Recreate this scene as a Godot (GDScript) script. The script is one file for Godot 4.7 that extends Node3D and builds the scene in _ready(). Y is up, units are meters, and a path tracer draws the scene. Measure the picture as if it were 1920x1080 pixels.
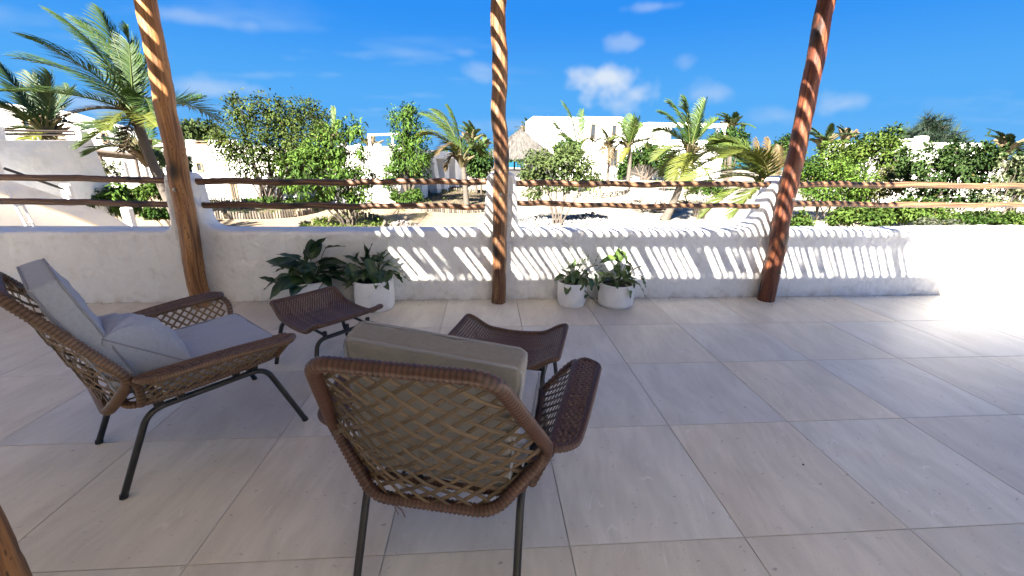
extends Node3D
# A shaded, tiled upper terrace with wicker chairs; garden, palms and white villas beyond the parapet.

const EXPOSURE := 9.6
var rng := RandomNumberGenerator.new()
var M := {}
var taken := {}
var noise := FastNoiseLite.new()
var fine := FastNoiseLite.new()


# ---------------------------------------------------------------- mesh building
class Build:
	var v := PackedVector3Array()
	var n := PackedVector3Array()
	var uv := PackedVector2Array()
	var c := PackedColorArray()
	var ix := PackedInt32Array()
	var col := Color(1, 1, 1)

	func vert(p: Vector3, nn: Vector3, t := Vector2.ZERO) -> int:
		v.append(p); n.append(nn); uv.append(t); c.append(col)
		return v.size() - 1

	func tri(a: int, b: int, d: int) -> void:
		if (v[b] - v[a]).cross(v[d] - v[a]).dot(n[a] + n[b] + n[d]) > 0.0:
			ix.append(a); ix.append(d); ix.append(b)
		else:
			ix.append(a); ix.append(b); ix.append(d)

	func quad(a: int, b: int, d: int, e: int) -> void:
		tri(a, b, d); tri(a, d, e)

	func face(a: Vector3, b: Vector3, d: Vector3, e: Vector3, nn: Vector3) -> void:
		quad(vert(a, nn, Vector2(0, 0)), vert(b, nn, Vector2(1, 0)), vert(d, nn, Vector2(1, 1)), vert(e, nn, Vector2(0, 1)))

	# a box with chamfered edges
	func box(at: Vector3, size: Vector3, bevel := 0.0, turn := Basis.IDENTITY) -> void:
		var h := size / 2.0
		var e := minf(bevel, minf(h.x, minf(h.y, h.z)) * 0.9)
		for axis in 3:
			for s: float in [-1.0, 1.0]:
				var nn := Vector3.ZERO; nn[axis] = s
				var a1 := (axis + 1) % 3
				var a2 := (axis + 2) % 3
				var q: Array[Vector3] = []
				for k: Array in [[-1, -1], [1, -1], [1, 1], [-1, 1]]:
					var p := Vector3.ZERO
					p[axis] = s * h[axis]; p[a1] = k[0] * (h[a1] - e); p[a2] = k[1] * (h[a2] - e)
					q.append(at + turn * p)
				face(q[0], q[1], q[2], q[3], turn * nn)
		if e <= 0.0:
			return
		for axis in 3:
			var a1 := (axis + 1) % 3
			var a2 := (axis + 2) % 3
			for s1: float in [-1.0, 1.0]:
				for s2: float in [-1.0, 1.0]:
					var q: Array[Vector3] = []
					for k: Array in [[-1, 0], [1, 0], [1, 1], [-1, 1]]:
						var p := Vector3.ZERO
						p[axis] = k[0] * (h[axis] - e)
						p[a1] = s1 * (h[a1] - (e if k[1] == 1 else 0.0))
						p[a2] = s2 * (h[a2] - (0.0 if k[1] == 1 else e))
						q.append(at + turn * p)
					var nn := Vector3.ZERO; nn[a1] = s1; nn[a2] = s2
					face(q[0], q[1], q[2], q[3], turn * nn.normalized())
		for s1: float in [-1.0, 1.0]:
			for s2: float in [-1.0, 1.0]:
				for s3: float in [-1.0, 1.0]:
					var nn := turn * Vector3(s1, s2, s3).normalized()
					var a := vert(at + turn * Vector3(s1 * h.x, s2 * (h.y - e), s3 * (h.z - e)), nn)
					var b := vert(at + turn * Vector3(s1 * (h.x - e), s2 * h.y, s3 * (h.z - e)), nn)
					var d := vert(at + turn * Vector3(s1 * (h.x - e), s2 * (h.y - e), s3 * h.z), nn)
					tri(a, b, d)

	# a tube along points; rad is one radius per point; squash flattens it along its own first side
	func tube(p: PackedVector3Array, rad: PackedFloat32Array, sides := 8, closed := false, squash := 1.0, up := Vector3.ZERO, per := 1.0) -> void:
		var m := p.size()
		if m < 2:
			return
		var side := Vector3.ZERO
		var start := v.size()
		var went := 0.0
		var rings := m + 1 if closed else m
		for k in rings:
			var i := k % m
			var t: Vector3
			if closed:
				t = p[(i + 1) % m] - p[(i + m - 1) % m]
			else:
				t = p[mini(i + 1, m - 1)] - p[maxi(i - 1, 0)]
			t = t.normalized()
			if up != Vector3.ZERO:
				side = up - t * up.dot(t)
			elif side == Vector3.ZERO:
				side = Vector3.UP - t * t.y if absf(t.y) < 0.9 else Vector3.RIGHT - t * t.x
			else:
				side = side - t * side.dot(t)
			side = side.normalized()
			var other := t.cross(side)
			if k > 0:
				went += (p[i] - p[(i + m - 1) % m]).length()
			var r := rad[i % rad.size()] if rad.size() > 1 else rad[0]
			for j in sides + 1:
				var a := TAU * j / sides
				var d := side * cos(a) * squash + other * sin(a)
				var nn := side * cos(a) / squash + other * sin(a)
				vert(p[i] + d * r, nn.normalized(), Vector2(float(j) / sides, went * per))
		for k in rings - 1:
			for j in sides:
				var a := start + k * (sides + 1) + j
				quad(a, a + 1, a + sides + 2, a + sides + 1)
		if not closed:
			for e in 2:
				var i := 0 if e == 0 else m - 1
				var t := (p[0] - p[1]).normalized() if e == 0 else (p[m - 1] - p[m - 2]).normalized()
				var mid := vert(p[i], t, Vector2(0.5, went * per * e))
				var first := start + (0 if e == 0 else (m - 1) * (sides + 1))
				var around := PackedInt32Array()
				for j in sides:
					around.append(vert(v[first + j], t, uv[first + j]))
				for j in sides:
					tri(mid, around[j], around[(j + 1) % sides])

	# a turned shape: profile of (radius, height), smooth along it
	func lathe(prof: PackedVector2Array, seg := 32, at := Vector3.ZERO, wob := 0.0) -> void:
		var start := v.size()
		for i in prof.size():
			var t := (prof[mini(i + 1, prof.size() - 1)] - prof[maxi(i - 1, 0)]).normalized()
			for j in seg + 1:
				var a := TAU * j / seg
				var r := prof[i].x * (1.0 + wob * sin(a * 2.0 + prof[i].y * 9.0) + wob * 0.6 * sin(a * 5.0 - prof[i].y * 21.0))
				vert(at + Vector3(cos(a) * r, prof[i].y, sin(a) * r), Vector3(cos(a) * t.y, -t.x, sin(a) * t.y), Vector2(float(j) / seg * 2.0, prof[i].y * 2.0))
		for i in prof.size() - 1:
			for j in seg:
				var a := start + i * (seg + 1) + j
				quad(a, a + 1, a + seg + 2, a + seg + 1)

	# a grid of points, nu x nv, with normals from the grid
	func grid(p: PackedVector3Array, nu: int, nv: int, flip := false, scale := Vector2.ONE) -> void:
		var start := v.size()
		for j in nv:
			for i in nu:
				var du := p[j * nu + mini(i + 1, nu - 1)] - p[j * nu + maxi(i - 1, 0)]
				var dv := p[mini(j + 1, nv - 1) * nu + i] - p[maxi(j - 1, 0) * nu + i]
				var nn := du.cross(dv).normalized()
				vert(p[j * nu + i], -nn if flip else nn, Vector2(float(i) / (nu - 1), float(j) / (nv - 1)) * scale)
		for j in nv - 1:
			for i in nu - 1:
				var a := start + j * nu + i
				quad(a, a + 1, a + nu + 1, a + nu)

	func mesh() -> ArrayMesh:
		var arr := []
		arr.resize(Mesh.ARRAY_MAX)
		arr[Mesh.ARRAY_VERTEX] = v; arr[Mesh.ARRAY_NORMAL] = n; arr[Mesh.ARRAY_TEX_UV] = uv; arr[Mesh.ARRAY_COLOR] = c; arr[Mesh.ARRAY_INDEX] = ix
		var m := ArrayMesh.new()
		m.add_surface_from_arrays(Mesh.PRIMITIVE_TRIANGLES, arr)
		return m


# ---------------------------------------------------------------- scene tree helpers
func numbered(called: String) -> String:
	var k: int = taken.get(called, 0)
	taken[called] = k + 1
	return called if k == 0 else "%s_%03d" % [called, k]


func tag(o: Node, label := "", category := "", group := "", kind := "") -> void:
	if label: o.set_meta("label", label)
	if category: o.set_meta("category", category)
	if group: o.set_meta("group", group)
	if kind: o.set_meta("kind", kind)


func thing(called: String, label: String, category: String, at := Vector3.ZERO, turn := 0.0, group := "") -> Node3D:
	var o := Node3D.new()
	o.name = numbered(called)
	add_child(o)
	o.position = at
	o.rotation.y = turn
	tag(o, label, category, group)
	return o


func obj(called: String, shape: Variant, m: Material, parent: Node = self) -> MeshInstance3D:
	var o := MeshInstance3D.new()
	o.mesh = shape.mesh() if shape is Build else shape
	o.material_override = m
	o.name = numbered(called) if parent == self else called
	parent.add_child(o, true)
	return o


func struct(called: String, shape: Variant, m: Material) -> MeshInstance3D:
	var o := obj(called, shape, m)
	o.set_meta("kind", "structure")
	return o


func stuff(o: Node) -> Node:
	o.set_meta("kind", "stuff")
	return o


func copies(called: String, shape: Mesh, m: Material, xf: Array[Transform3D], cols: PackedColorArray, parent: Node) -> MultiMeshInstance3D:
	var mm := MultiMesh.new()
	mm.transform_format = MultiMesh.TRANSFORM_3D
	mm.use_colors = true
	mm.mesh = shape
	mm.instance_count = xf.size()
	var buf := PackedFloat32Array()
	buf.resize(xf.size() * 16)
	for i in xf.size():
		var t := xf[i]
		var b := t.basis
		var k := i * 16
		buf[k] = b.x.x; buf[k + 1] = b.y.x; buf[k + 2] = b.z.x; buf[k + 3] = t.origin.x
		buf[k + 4] = b.x.y; buf[k + 5] = b.y.y; buf[k + 6] = b.z.y; buf[k + 7] = t.origin.y
		buf[k + 8] = b.x.z; buf[k + 9] = b.y.z; buf[k + 10] = b.z.z; buf[k + 11] = t.origin.z
		buf[k + 12] = cols[i].r; buf[k + 13] = cols[i].g; buf[k + 14] = cols[i].b; buf[k + 15] = 1.0
	mm.buffer = buf
	var o := MultiMeshInstance3D.new()
	o.multimesh = mm
	o.material_override = m
	o.name = numbered(called) if parent == self else called
	parent.add_child(o, true)
	o.set_meta("kind", "stuff")
	return o


func lin(r: float, g: float, b: float) -> Color:
	return Color(r, g, b).linear_to_srgb()


func rv() -> Vector3:
	while true:
		var p := Vector3(rng.randf_range(-1, 1), rng.randf_range(-1, 1), rng.randf_range(-1, 1))
		if p.length_squared() < 1.0 and p.length_squared() > 0.01:
			return p
	return Vector3.UP


func pts(a: Array) -> PackedVector3Array:
	var p := PackedVector3Array()
	for x: Vector3 in a:
		p.append(x)
	return p


func one(r: float) -> PackedFloat32Array:
	return PackedFloat32Array([r])


# polyline with its corners rounded by radius r, sampled about every step metres
func rounded(a: Array, r: float, step: float, closed := false) -> PackedVector3Array:
	var m := a.size()
	var way := PackedVector3Array()
	for i in m:
		var p: Vector3 = a[i]
		if not closed and (i == 0 or i == m - 1):
			way.append(p)
			continue
		var q: Vector3 = a[(i + m - 1) % m]
		var s: Vector3 = a[(i + 1) % m]
		var rr := minf(r, minf((q - p).length(), (s - p).length()) * 0.48)
		var p0 := p + (q - p).normalized() * rr
		var p1 := p + (s - p).normalized() * rr
		for k in 9:
			var t := k / 8.0
			way.append(p0.lerp(p, t).lerp(p.lerp(p1, t), t))
	if closed:
		way.append(way[0])
	var out := PackedVector3Array()
	var total := 0.0
	for i in way.size() - 1:
		total += (way[i + 1] - way[i]).length()
	var count := maxi(int(round(total / step)), 2)
	var seg := 0
	var done := 0.0
	for k in (count if closed else count + 1):
		var want := total * k / count
		while seg < way.size() - 2 and done + (way[seg + 1] - way[seg]).length() < want:
			done += (way[seg + 1] - way[seg]).length()
			seg += 1
		var l := (way[seg + 1] - way[seg]).length()
		out.append(way[seg].lerp(way[seg + 1], clampf((want - done) / maxf(l, 1e-6), 0, 1)))
	return out


# ---------------------------------------------------------------- materials
func mat(called: String, c: Color, rough := 0.8, metal := 0.0) -> StandardMaterial3D:
	var m := StandardMaterial3D.new()
	m.albedo_color = c
	m.roughness = rough
	m.metallic = metal
	M[called] = m
	return m


func noise_tex(freq: float, oct: int, size: int, seed_: int, normal := 0.0, ramp: Array = []) -> NoiseTexture2D:
	var f := FastNoiseLite.new()
	f.seed = seed_
	f.noise_type = FastNoiseLite.TYPE_SIMPLEX_SMOOTH
	f.frequency = freq
	f.fractal_octaves = oct
	var t := NoiseTexture2D.new()
	t.width = size; t.height = size
	t.seamless = true
	t.noise = f
	if normal > 0.0:
		t.as_normal_map = true
		t.bump_strength = normal
	if ramp:
		var g := Gradient.new()
		g.offsets = PackedFloat32Array()
		g.colors = PackedColorArray()
		var os := PackedFloat32Array()
		var cs := PackedColorArray()
		for k: Array in ramp:
			os.append(k[0]); cs.append(k[1])
		g.offsets = os; g.colors = cs
		t.color_ramp = g
	return t


func wood_image(seed_: int, dark: Color, mid: Color, light: Color, knots: int) -> ImageTexture:
	# u goes round the pole, v along it: long fibres, cracks and a few knots
	var w := 160
	var h := 640
	var f := FastNoiseLite.new(); f.seed = seed_; f.frequency = 1.0; f.fractal_octaves = 4
	var g := FastNoiseLite.new(); g.seed = seed_ + 7; g.frequency = 1.0; g.fractal_octaves = 2
	var r := RandomNumberGenerator.new(); r.seed = seed_
	var ks: Array[Vector2] = []
	for k in knots:
		ks.append(Vector2(r.randf(), r.randf()))
	var im := Image.create(w, h, false, Image.FORMAT_RGB8)
	for y in h:
		for x in w:
			var a := TAU * x / w
			var vv := float(y) / h
			var bend := 0.0
			var knot := 0.0
			for k in ks:
				var dx := absf(float(x) / w - k.x)
				dx = minf(dx, 1.0 - dx)
				var d := Vector2(dx * 7.0, (vv - k.y) * 26.0).length()
				bend += 0.35 / (1.0 + d * d * 0.8) * signf(float(x) / w - k.x)
				knot = maxf(knot, clampf(1.25 - d * 1.4, 0, 1))
			var cx := cos(a + bend) * 1.6
			var cy := sin(a + bend) * 1.6
			var fib := f.get_noise_3d(cx * 4.0, cy * 4.0, vv * 3.0) * 0.6 + f.get_noise_3d(cx * 11.0, cy * 11.0, vv * 9.0) * 0.55
			var broad := g.get_noise_3d(cx, cy, vv * 6.0)
			var t := clampf(0.5 + fib * 0.75 + broad * 0.7, 0, 1)
			var c := dark.lerp(mid, clampf(t * 2.0, 0, 1)).lerp(light, clampf(t * 2.0 - 1.0, 0, 1))
			var crack := f.get_noise_3d(cx * 7.0 + 40.0, cy * 7.0, vv * 2.2)
			if absf(crack) < 0.025 and broad > 0.05:
				c = c.lerp(dark * 0.35, 0.8)
			c = c.lerp(dark * 0.3, knot * 0.85)
			im.set_pixel(x, y, Color(c.r, c.g, c.b))
	return ImageTexture.create_from_image(im)


func tile_image() -> ImageTexture:
	var s := 768
	var f := FastNoiseLite.new(); f.seed = 4; f.frequency = 1.0; f.fractal_octaves = 5
	var g := FastNoiseLite.new(); g.seed = 9; g.frequency = 1.0; g.fractal_octaves = 3
	var im := Image.create(s, s, false, Image.FORMAT_RGB8)
	for y in s:
		for x in s:
			var u := float(x) / s
			var w := float(y) / s
			var wob := g.get_noise_2d(u * 3.0, w * 2.0) * 0.05
			var cloud := f.get_noise_2d((u + wob) * 9.0, w * 2.6)
			var streak := f.get_noise_2d((u + wob * 0.6) * 30.0 + w * 6.0, w * 4.0 + 30.0)
			var grain := f.get_noise_2d(u * 240.0, w * 240.0)
			var b := 1.0 + cloud * 0.06 + streak * 0.03 + grain * 0.05
			var c := Color(0.825, 0.805, 0.765) * b
			c = c.lerp(Color(0.80, 0.77, 0.725) * b, clampf(g.get_noise_2d(u * 3.0 + 11.0, w * 3.0) * 1.0, 0, 0.7))
			var vein := g.get_noise_2d((u + wob) * 6.5 + w * 1.6 + 50.0, w * 1.5)
			var there := clampf(g.get_noise_2d(u * 7.0 - 20.0, w * 5.0) * 3.0 - 0.25, 0, 1)
			var k := clampf(1.0 - absf(vein) / 0.022, 0, 1) * there
			c = c.lerp(Color(0.90, 0.88, 0.86), k * 0.7)
			var scuff := f.get_noise_2d(u * 26.0 + w * 18.0 + 70.0, w * 40.0)
			if scuff > 0.52:
				c = c.lerp(Color(0.45, 0.42, 0.40), clampf((scuff - 0.52) * 3.0, 0, 0.45))
			im.set_pixel(x, y, c)
	return ImageTexture.create_from_image(im)


func make_materials() -> void:
	var plaster_n := noise_tex(0.012, 5, 512, 21, 9.0)
	var m := mat("plaster", lin(0.82, 0.815, 0.80), 0.9)
	m.normal_enabled = true; m.normal_texture = plaster_n; m.normal_scale = 0.9
	m.uv1_triplanar = true; m.uv1_world_triplanar = true; m.uv1_scale = Vector3(1.6, 1.6, 1.6)
	m.albedo_texture = noise_tex(0.006, 5, 512, 23, 0.0, [[0.0, Color(0.92, 0.91, 0.89)], [0.3, Color(0.985, 0.985, 0.98)], [1.0, Color(1, 1, 1)]])
	m.vertex_color_use_as_albedo = true
	m = mat("far_plaster", lin(0.82, 0.815, 0.80), 0.9)
	m.normal_enabled = true; m.normal_texture = plaster_n; m.normal_scale = 0.6
	m.uv1_triplanar = true; m.uv1_world_triplanar = true; m.uv1_scale = Vector3(0.25, 0.25, 0.25)
	m.albedo_texture = noise_tex(0.008, 5, 512, 24, 0.0, [[0.0, Color(0.86, 0.855, 0.84)], [0.4, Color(0.97, 0.97, 0.965)], [1.0, Color(1, 1, 1)]])
	mat("grey_plaster", lin(0.52, 0.52, 0.50), 0.9)
	var ti := tile_image()
	for k in 6:
		m = mat("tile%d" % k, [Color(0.975, 0.967, 0.955), Color(1, 1, 1), Color(0.94, 0.93, 0.93), Color(1, 0.98, 0.955), Color(0.955, 0.96, 0.975), Color(0.985, 0.97, 0.95)][k], 0.43)
		m.albedo_texture = ti
		m.uv1_scale = Vector3(0.5, 0.5, 1)
		m.uv1_offset = Vector3([0.0, 0.5, 0.03, 0.47, 0.21, 0.3][k], [0.0, 0.04, 0.5, 0.5, 0.28, 0.13][k], 0)
		m.metallic_specular = 0.36
	mat("grout", lin(0.22, 0.205, 0.19), 0.95)
	var grain_n := noise_tex(0.02, 4, 256, 31, 6.0)
	var woods := {
		"post_tan": [41, Color(0.40, 0.26, 0.14), Color(0.64, 0.44, 0.25), Color(0.76, 0.57, 0.36), 5],
		"post_orange": [52, Color(0.30, 0.17, 0.09), Color(0.50, 0.35, 0.225), Color(0.66, 0.51, 0.36), 8],
		"post_red": [63, Color(0.22, 0.09, 0.05), Color(0.42, 0.215, 0.125), Color(0.57, 0.345, 0.21), 6],
		"rail": [74, Color(0.25, 0.17, 0.12), Color(0.45, 0.32, 0.22), Color(0.61, 0.46, 0.33), 7]}
	for k: String in woods:
		var w: Array = woods[k]
		m = mat(k, lin(0.80, 0.80, 0.80), 0.55)
		m.albedo_texture = wood_image(w[0], w[1], w[2], w[3], w[4])
		m.normal_enabled = true; m.normal_texture = grain_n; m.normal_scale = 0.5
		m.uv1_scale = Vector3(1, 0.5, 1)
	mat("roof_wood", lin(0.07, 0.052, 0.04), 0.8)
	m = mat("rattan", Color(1, 1, 1), 0.42); m.vertex_color_use_as_albedo = true
	m = mat("vertex", Color(1, 1, 1), 0.85); m.vertex_color_use_as_albedo = true
	m = mat("steel", lin(0.012, 0.012, 0.013), 0.38); m.metallic_specular = 0.5
	mat("bolt", lin(0.25, 0.24, 0.23), 0.35, 0.9)
	mat("dirt", lin(0.03, 0.026, 0.022), 0.95)
	mat("rubber", lin(0.02, 0.02, 0.02), 0.8)
	m = mat("cushion", lin(0.35, 0.375, 0.435), 0.95)
	m.normal_enabled = true; m.normal_texture = noise_tex(0.22, 3, 256, 33, 4.0); m.normal_scale = 0.5
	m.uv1_triplanar = true; m.uv1_scale = Vector3(7, 7, 7)
	m.albedo_texture = noise_tex(0.03, 5, 256, 34, 0.0, [[0.0, Color(0.93, 0.93, 0.94)], [0.5, Color(0.98, 0.98, 0.98)], [1.0, Color(1, 1, 1)]])
	m.rim_enabled = true; m.rim = 0.25; m.rim_tint = 0.6
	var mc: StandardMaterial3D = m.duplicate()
	mc.albedo_color = lin(0.20, 0.193, 0.19)  # same fabric with the rear shade painted in as a darker cover
	M["cushion_shaded"] = mc
	mat("piping", lin(0.22, 0.23, 0.265), 0.9)
	m = mat("pot", lin(0.82, 0.815, 0.80), 0.75)
	m.normal_enabled = true; m.normal_texture = noise_tex(0.02, 5, 256, 36, 5.0); m.normal_scale = 0.6
	m.uv1_triplanar = true; m.uv1_scale = Vector3(3, 3, 3)
	m.albedo_texture = noise_tex(0.012, 5, 256, 37, 0.0, [[0.0, Color(0.90, 0.885, 0.86)], [0.30, Color(0.98, 0.978, 0.97)], [0.55, Color(1, 1, 1)], [1.0, Color(1, 1, 1)]])
	mat("soil", lin(0.025, 0.02, 0.016), 0.95)
	m = mat("pot_leaf", Color(1, 1, 1), 0.36); m.vertex_color_use_as_albedo = true
	m.backlight_enabled = true; m.backlight = Color(0.25, 0.28, 0.2)
	m = mat("leaf", lin(0.46, 0.53, 0.46), 0.6); m.vertex_color_use_as_albedo = true
	m.backlight_enabled = true; m.backlight = Color(0.5, 0.55, 0.4); m.metallic_specular = 0.2
	m = mat("frond", lin(0.44, 0.50, 0.45), 0.5); m.vertex_color_use_as_albedo = true
	m.backlight_enabled = true; m.backlight = Color(0.4, 0.42, 0.3); m.metallic_specular = 0.3
	m = mat("bark", lin(0.075, 0.06, 0.048), 0.95)
	m = mat("ground", lin(0.40, 0.395, 0.38), 0.97); m.vertex_color_use_as_albedo = true
	m.normal_enabled = true; m.normal_texture = noise_tex(0.03, 5, 512, 38, 8.0); m.normal_scale = 0.8
	m.uv1_triplanar = true; m.uv1_world_triplanar = true; m.uv1_scale = Vector3(0.35, 0.35, 0.35)
	m.albedo_texture = noise_tex(0.02, 5, 512, 39, 0.0, [[0.0, Color(0.80, 0.78, 0.76)], [0.5, Color(0.95, 0.945, 0.94)], [1.0, Color(1, 1, 1)]])
	m = mat("sea", lin(0.012, 0.09, 0.12), 0.25)
	mat("log0", lin(0.10, 0.085, 0.07), 0.95)
	mat("log1", lin(0.16, 0.135, 0.105), 0.95)
	mat("log2", lin(0.06, 0.05, 0.04), 0.95)
	mat("pane", lin(0.03, 0.035, 0.04), 0.1)
	mat("shutter", lin(0.12, 0.12, 0.12), 0.7)
	mat("window_wood", lin(0.16, 0.115, 0.07), 0.7)
	mat("turquoise", lin(0.05, 0.42, 0.45), 0.7)


# ---------------------------------------------------------------- sky
func cloud_at(d: Vector3, n: FastNoiseLite) -> float:
	# small fair-weather puffs (azimuth, elevation, half width, half height in degrees, strength) over thin high wisps
	var az := rad_to_deg(atan2(d.x, -d.z))
	var el := rad_to_deg(asin(d.y))
	var a := 0.0
	for k: Array in CLOUDS:
		var dx: float = (az - k[0]) / k[2]
		var dy: float = (el - k[1]) / k[3]
		if absf(dx) > 1.8 or absf(dy) > 1.8:
			continue
		var f := n.get_noise_3d(d.x * 26.0 + k[0], d.y * 34.0, d.z * 26.0) * 1.1 + n.get_noise_3d(d.x * 80.0, d.y * 90.0, d.z * 80.0) * 0.35
		var r := 1.0 - sqrt(dx * dx + dy * dy) + f * 0.75
		a = maxf(a, clampf(r * 1.25, 0, 1) * k[4])
	return a


func make_sky() -> ImageTexture:
	var w := 1536
	var h := 768
	var n := FastNoiseLite.new(); n.seed = 5; n.frequency = 0.35; n.fractal_octaves = 5
	var wisp := FastNoiseLite.new(); wisp.seed = 12; wisp.frequency = 1.0; wisp.fractal_octaves = 4
	var im := Image.create(w, h, false, Image.FORMAT_RGBF)
	var zen := Color(0.02, 0.17, 0.62)
	var mid := Color(0.030, 0.290, 0.92)
	var low := Color(0.10, 0.43, 0.95)
	var hor := Color(0.17, 0.49, 0.94)
	for y in h:
		var el := (0.5 - (y + 0.5) / h) * PI
		var up := sin(el)
		var e := rad_to_deg(el)
		var base: Color
		if e > 17.0: base = mid.lerp(zen, clampf((e - 17.0) / 45.0, 0, 1))
		elif e > 5.0: base = low.lerp(mid, smoothstep(5.0, 17.0, e))
		else: base = hor.lerp(low, clampf(e / 5.0, 0, 1))
		for x in w:
			var c := base
			if e > 0.0 and e < 60.0:
				var az := wrapf((x + 0.5) / w * TAU, -PI, PI)
				var d := Vector3(sin(az) * cos(el), up, -cos(az) * cos(el))
				if e > 1.0:
					var q := d / (up + 0.12)
					var ws := wisp.get_noise_2d(q.x * 0.55 + q.z * 0.15, q.z * 1.5) * 0.7 + wisp.get_noise_2d(q.x * 2.2, q.z * 4.5) * 0.3
					var patch := clampf(wisp.get_noise_2d(q.x * 0.16 + 9.0, q.z * 0.2) * 2.2 + 0.1, 0, 1)
					c = c.lerp(Color(0.50, 0.70, 0.95), clampf(ws * 1.3 - 0.12, 0, 1) * patch * 0.7)
				var k := cloud_at(d, n)
				if k > 0.0:
					c = c.lerp(Color(0.74, 0.83, 0.95), clampf(k, 0, 0.95))
			im.set_pixel(x, y, Color(c.r, c.g, c.b) * (1.0 / EXPOSURE))
	return ImageTexture.create_from_image(im)

# azimuth, elevation, half width, half height (degrees), strength
const CLOUDS := [[15.4, 8.9, 4.4, 2.3, 0.95], [19.0, 7.3, 3.8, 2.3, 0.62], [17.4, 12.6, 2.6, 1.0, 0.32], [-0.4, 9.6, 2.6, 1.1, 0.25], [-2.6, 11.7, 2.4, 0.5, 0.2], [27.4, 7.0, 3.4, 1.4, 0.32], [40.2, 5.4, 2.6, 1.3, 0.42], [24.0, 10.6, 1.6, 1.1, 0.2], [35.0, 4.3, 3.0, 1.2, 0.25],
	[-31.0, 6.0, 6.0, 1.1, 0.4], [-30.0, 12.4, 5.0, 0.7, 0.25], [-40.0, 4.0, 7.0, 1.6, 0.4], [20.5, 16.0, 3.0, 0.5, 0.3], [62.0, 6.5, 5.0, 2.0, 0.5], [-75.0, 7.0, 6.0, 2.2, 0.5], [95.0, 9.0, 6.0, 2.2, 0.5], [140.0, 8.0, 7.0, 2.2, 0.5], [-120.0, 9.0, 7.0, 2.0, 0.5], [180.0, 12.0, 6.0, 2.2, 0.5], [4.0, 3.5, 6.0, 1.0, 0.2]]
const PLANT_A := [[-0.003, 0.449, -0.040, -1.42, 0.80, 0.60, 0.178, 0.064, 0.20, 0.20],
	[0.119, 0.483, -0.040, -1.57, 0.21, 0.30, 0.150, 0.063, 0.20, 0.10],
	[-0.058, 0.428, 0.000, 1.86, -0.18, 0.50, 0.222, 0.067, 0.30, 0.15],
	[-0.135, 0.359, 0.060, 2.07, -0.12, 0.20, 0.109, 0.027, 0.30, 0.30],
	[-0.276, 0.214, 0.010, 1.74, 0.49, 0.30, 0.130, 0.045, 0.20, 0.20],
	[-0.274, 0.207, 0.010, -2.23, -0.18, 0.00, 0.085, 0.030, 0.20, 0.20],
	[-0.047, 0.366, -0.040, 1.57, 1.63, 0.20, 0.107, 0.054, 0.20, 0.90],
	[-0.135, 0.359, 0.060, -1.85, -0.22, 0.30, 0.244, 0.110, 0.40, 0.30],
	[-0.127, 0.284, 0.060, -2.40, -0.55, 0.20, 0.159, 0.095, 0.50, 0.20],
	[0.046, 0.283, 0.060, -2.02, -0.16, 0.10, 0.176, 0.106, 0.50, 0.00],
	[0.054, 0.345, 0.060, -1.57, 0.22, 0.20, 0.234, 0.070, 0.40, 0.05],
	[0.031, 0.365, 0.010, -1.30, 0.36, 0.30, 0.191, 0.063, 0.50, 0.30],
	[0.084, 0.283, 0.060, -2.88, -0.47, 0.00, 0.111, 0.066, 0.50, 0.00],
	[0.023, 0.344, 0.080, -2.93, -0.69, 0.20, 0.140, 0.070, 0.50, 0.30],
	[-0.236, 0.243, 0.060, -1.57, 0.53, 0.40, 0.111, 0.045, 0.30, 0.40],
	[0.060, 0.297, 0.060, -1.66, 0.23, 0.20, 0.236, 0.071, 0.30, 0.10],
	[0.010, 0.399, 0.060, -2.38, -0.50, 0.10, 0.128, 0.064, 0.40, 0.20],
	[-0.053, 0.366, 0.010, 2.54, -0.30, 0.10, 0.140, 0.070, 0.40, 0.15],
	[0.081, 0.345, -0.040, -1.97, -0.17, 0.10, 0.138, 0.069, 0.40, 0.10]]
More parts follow.
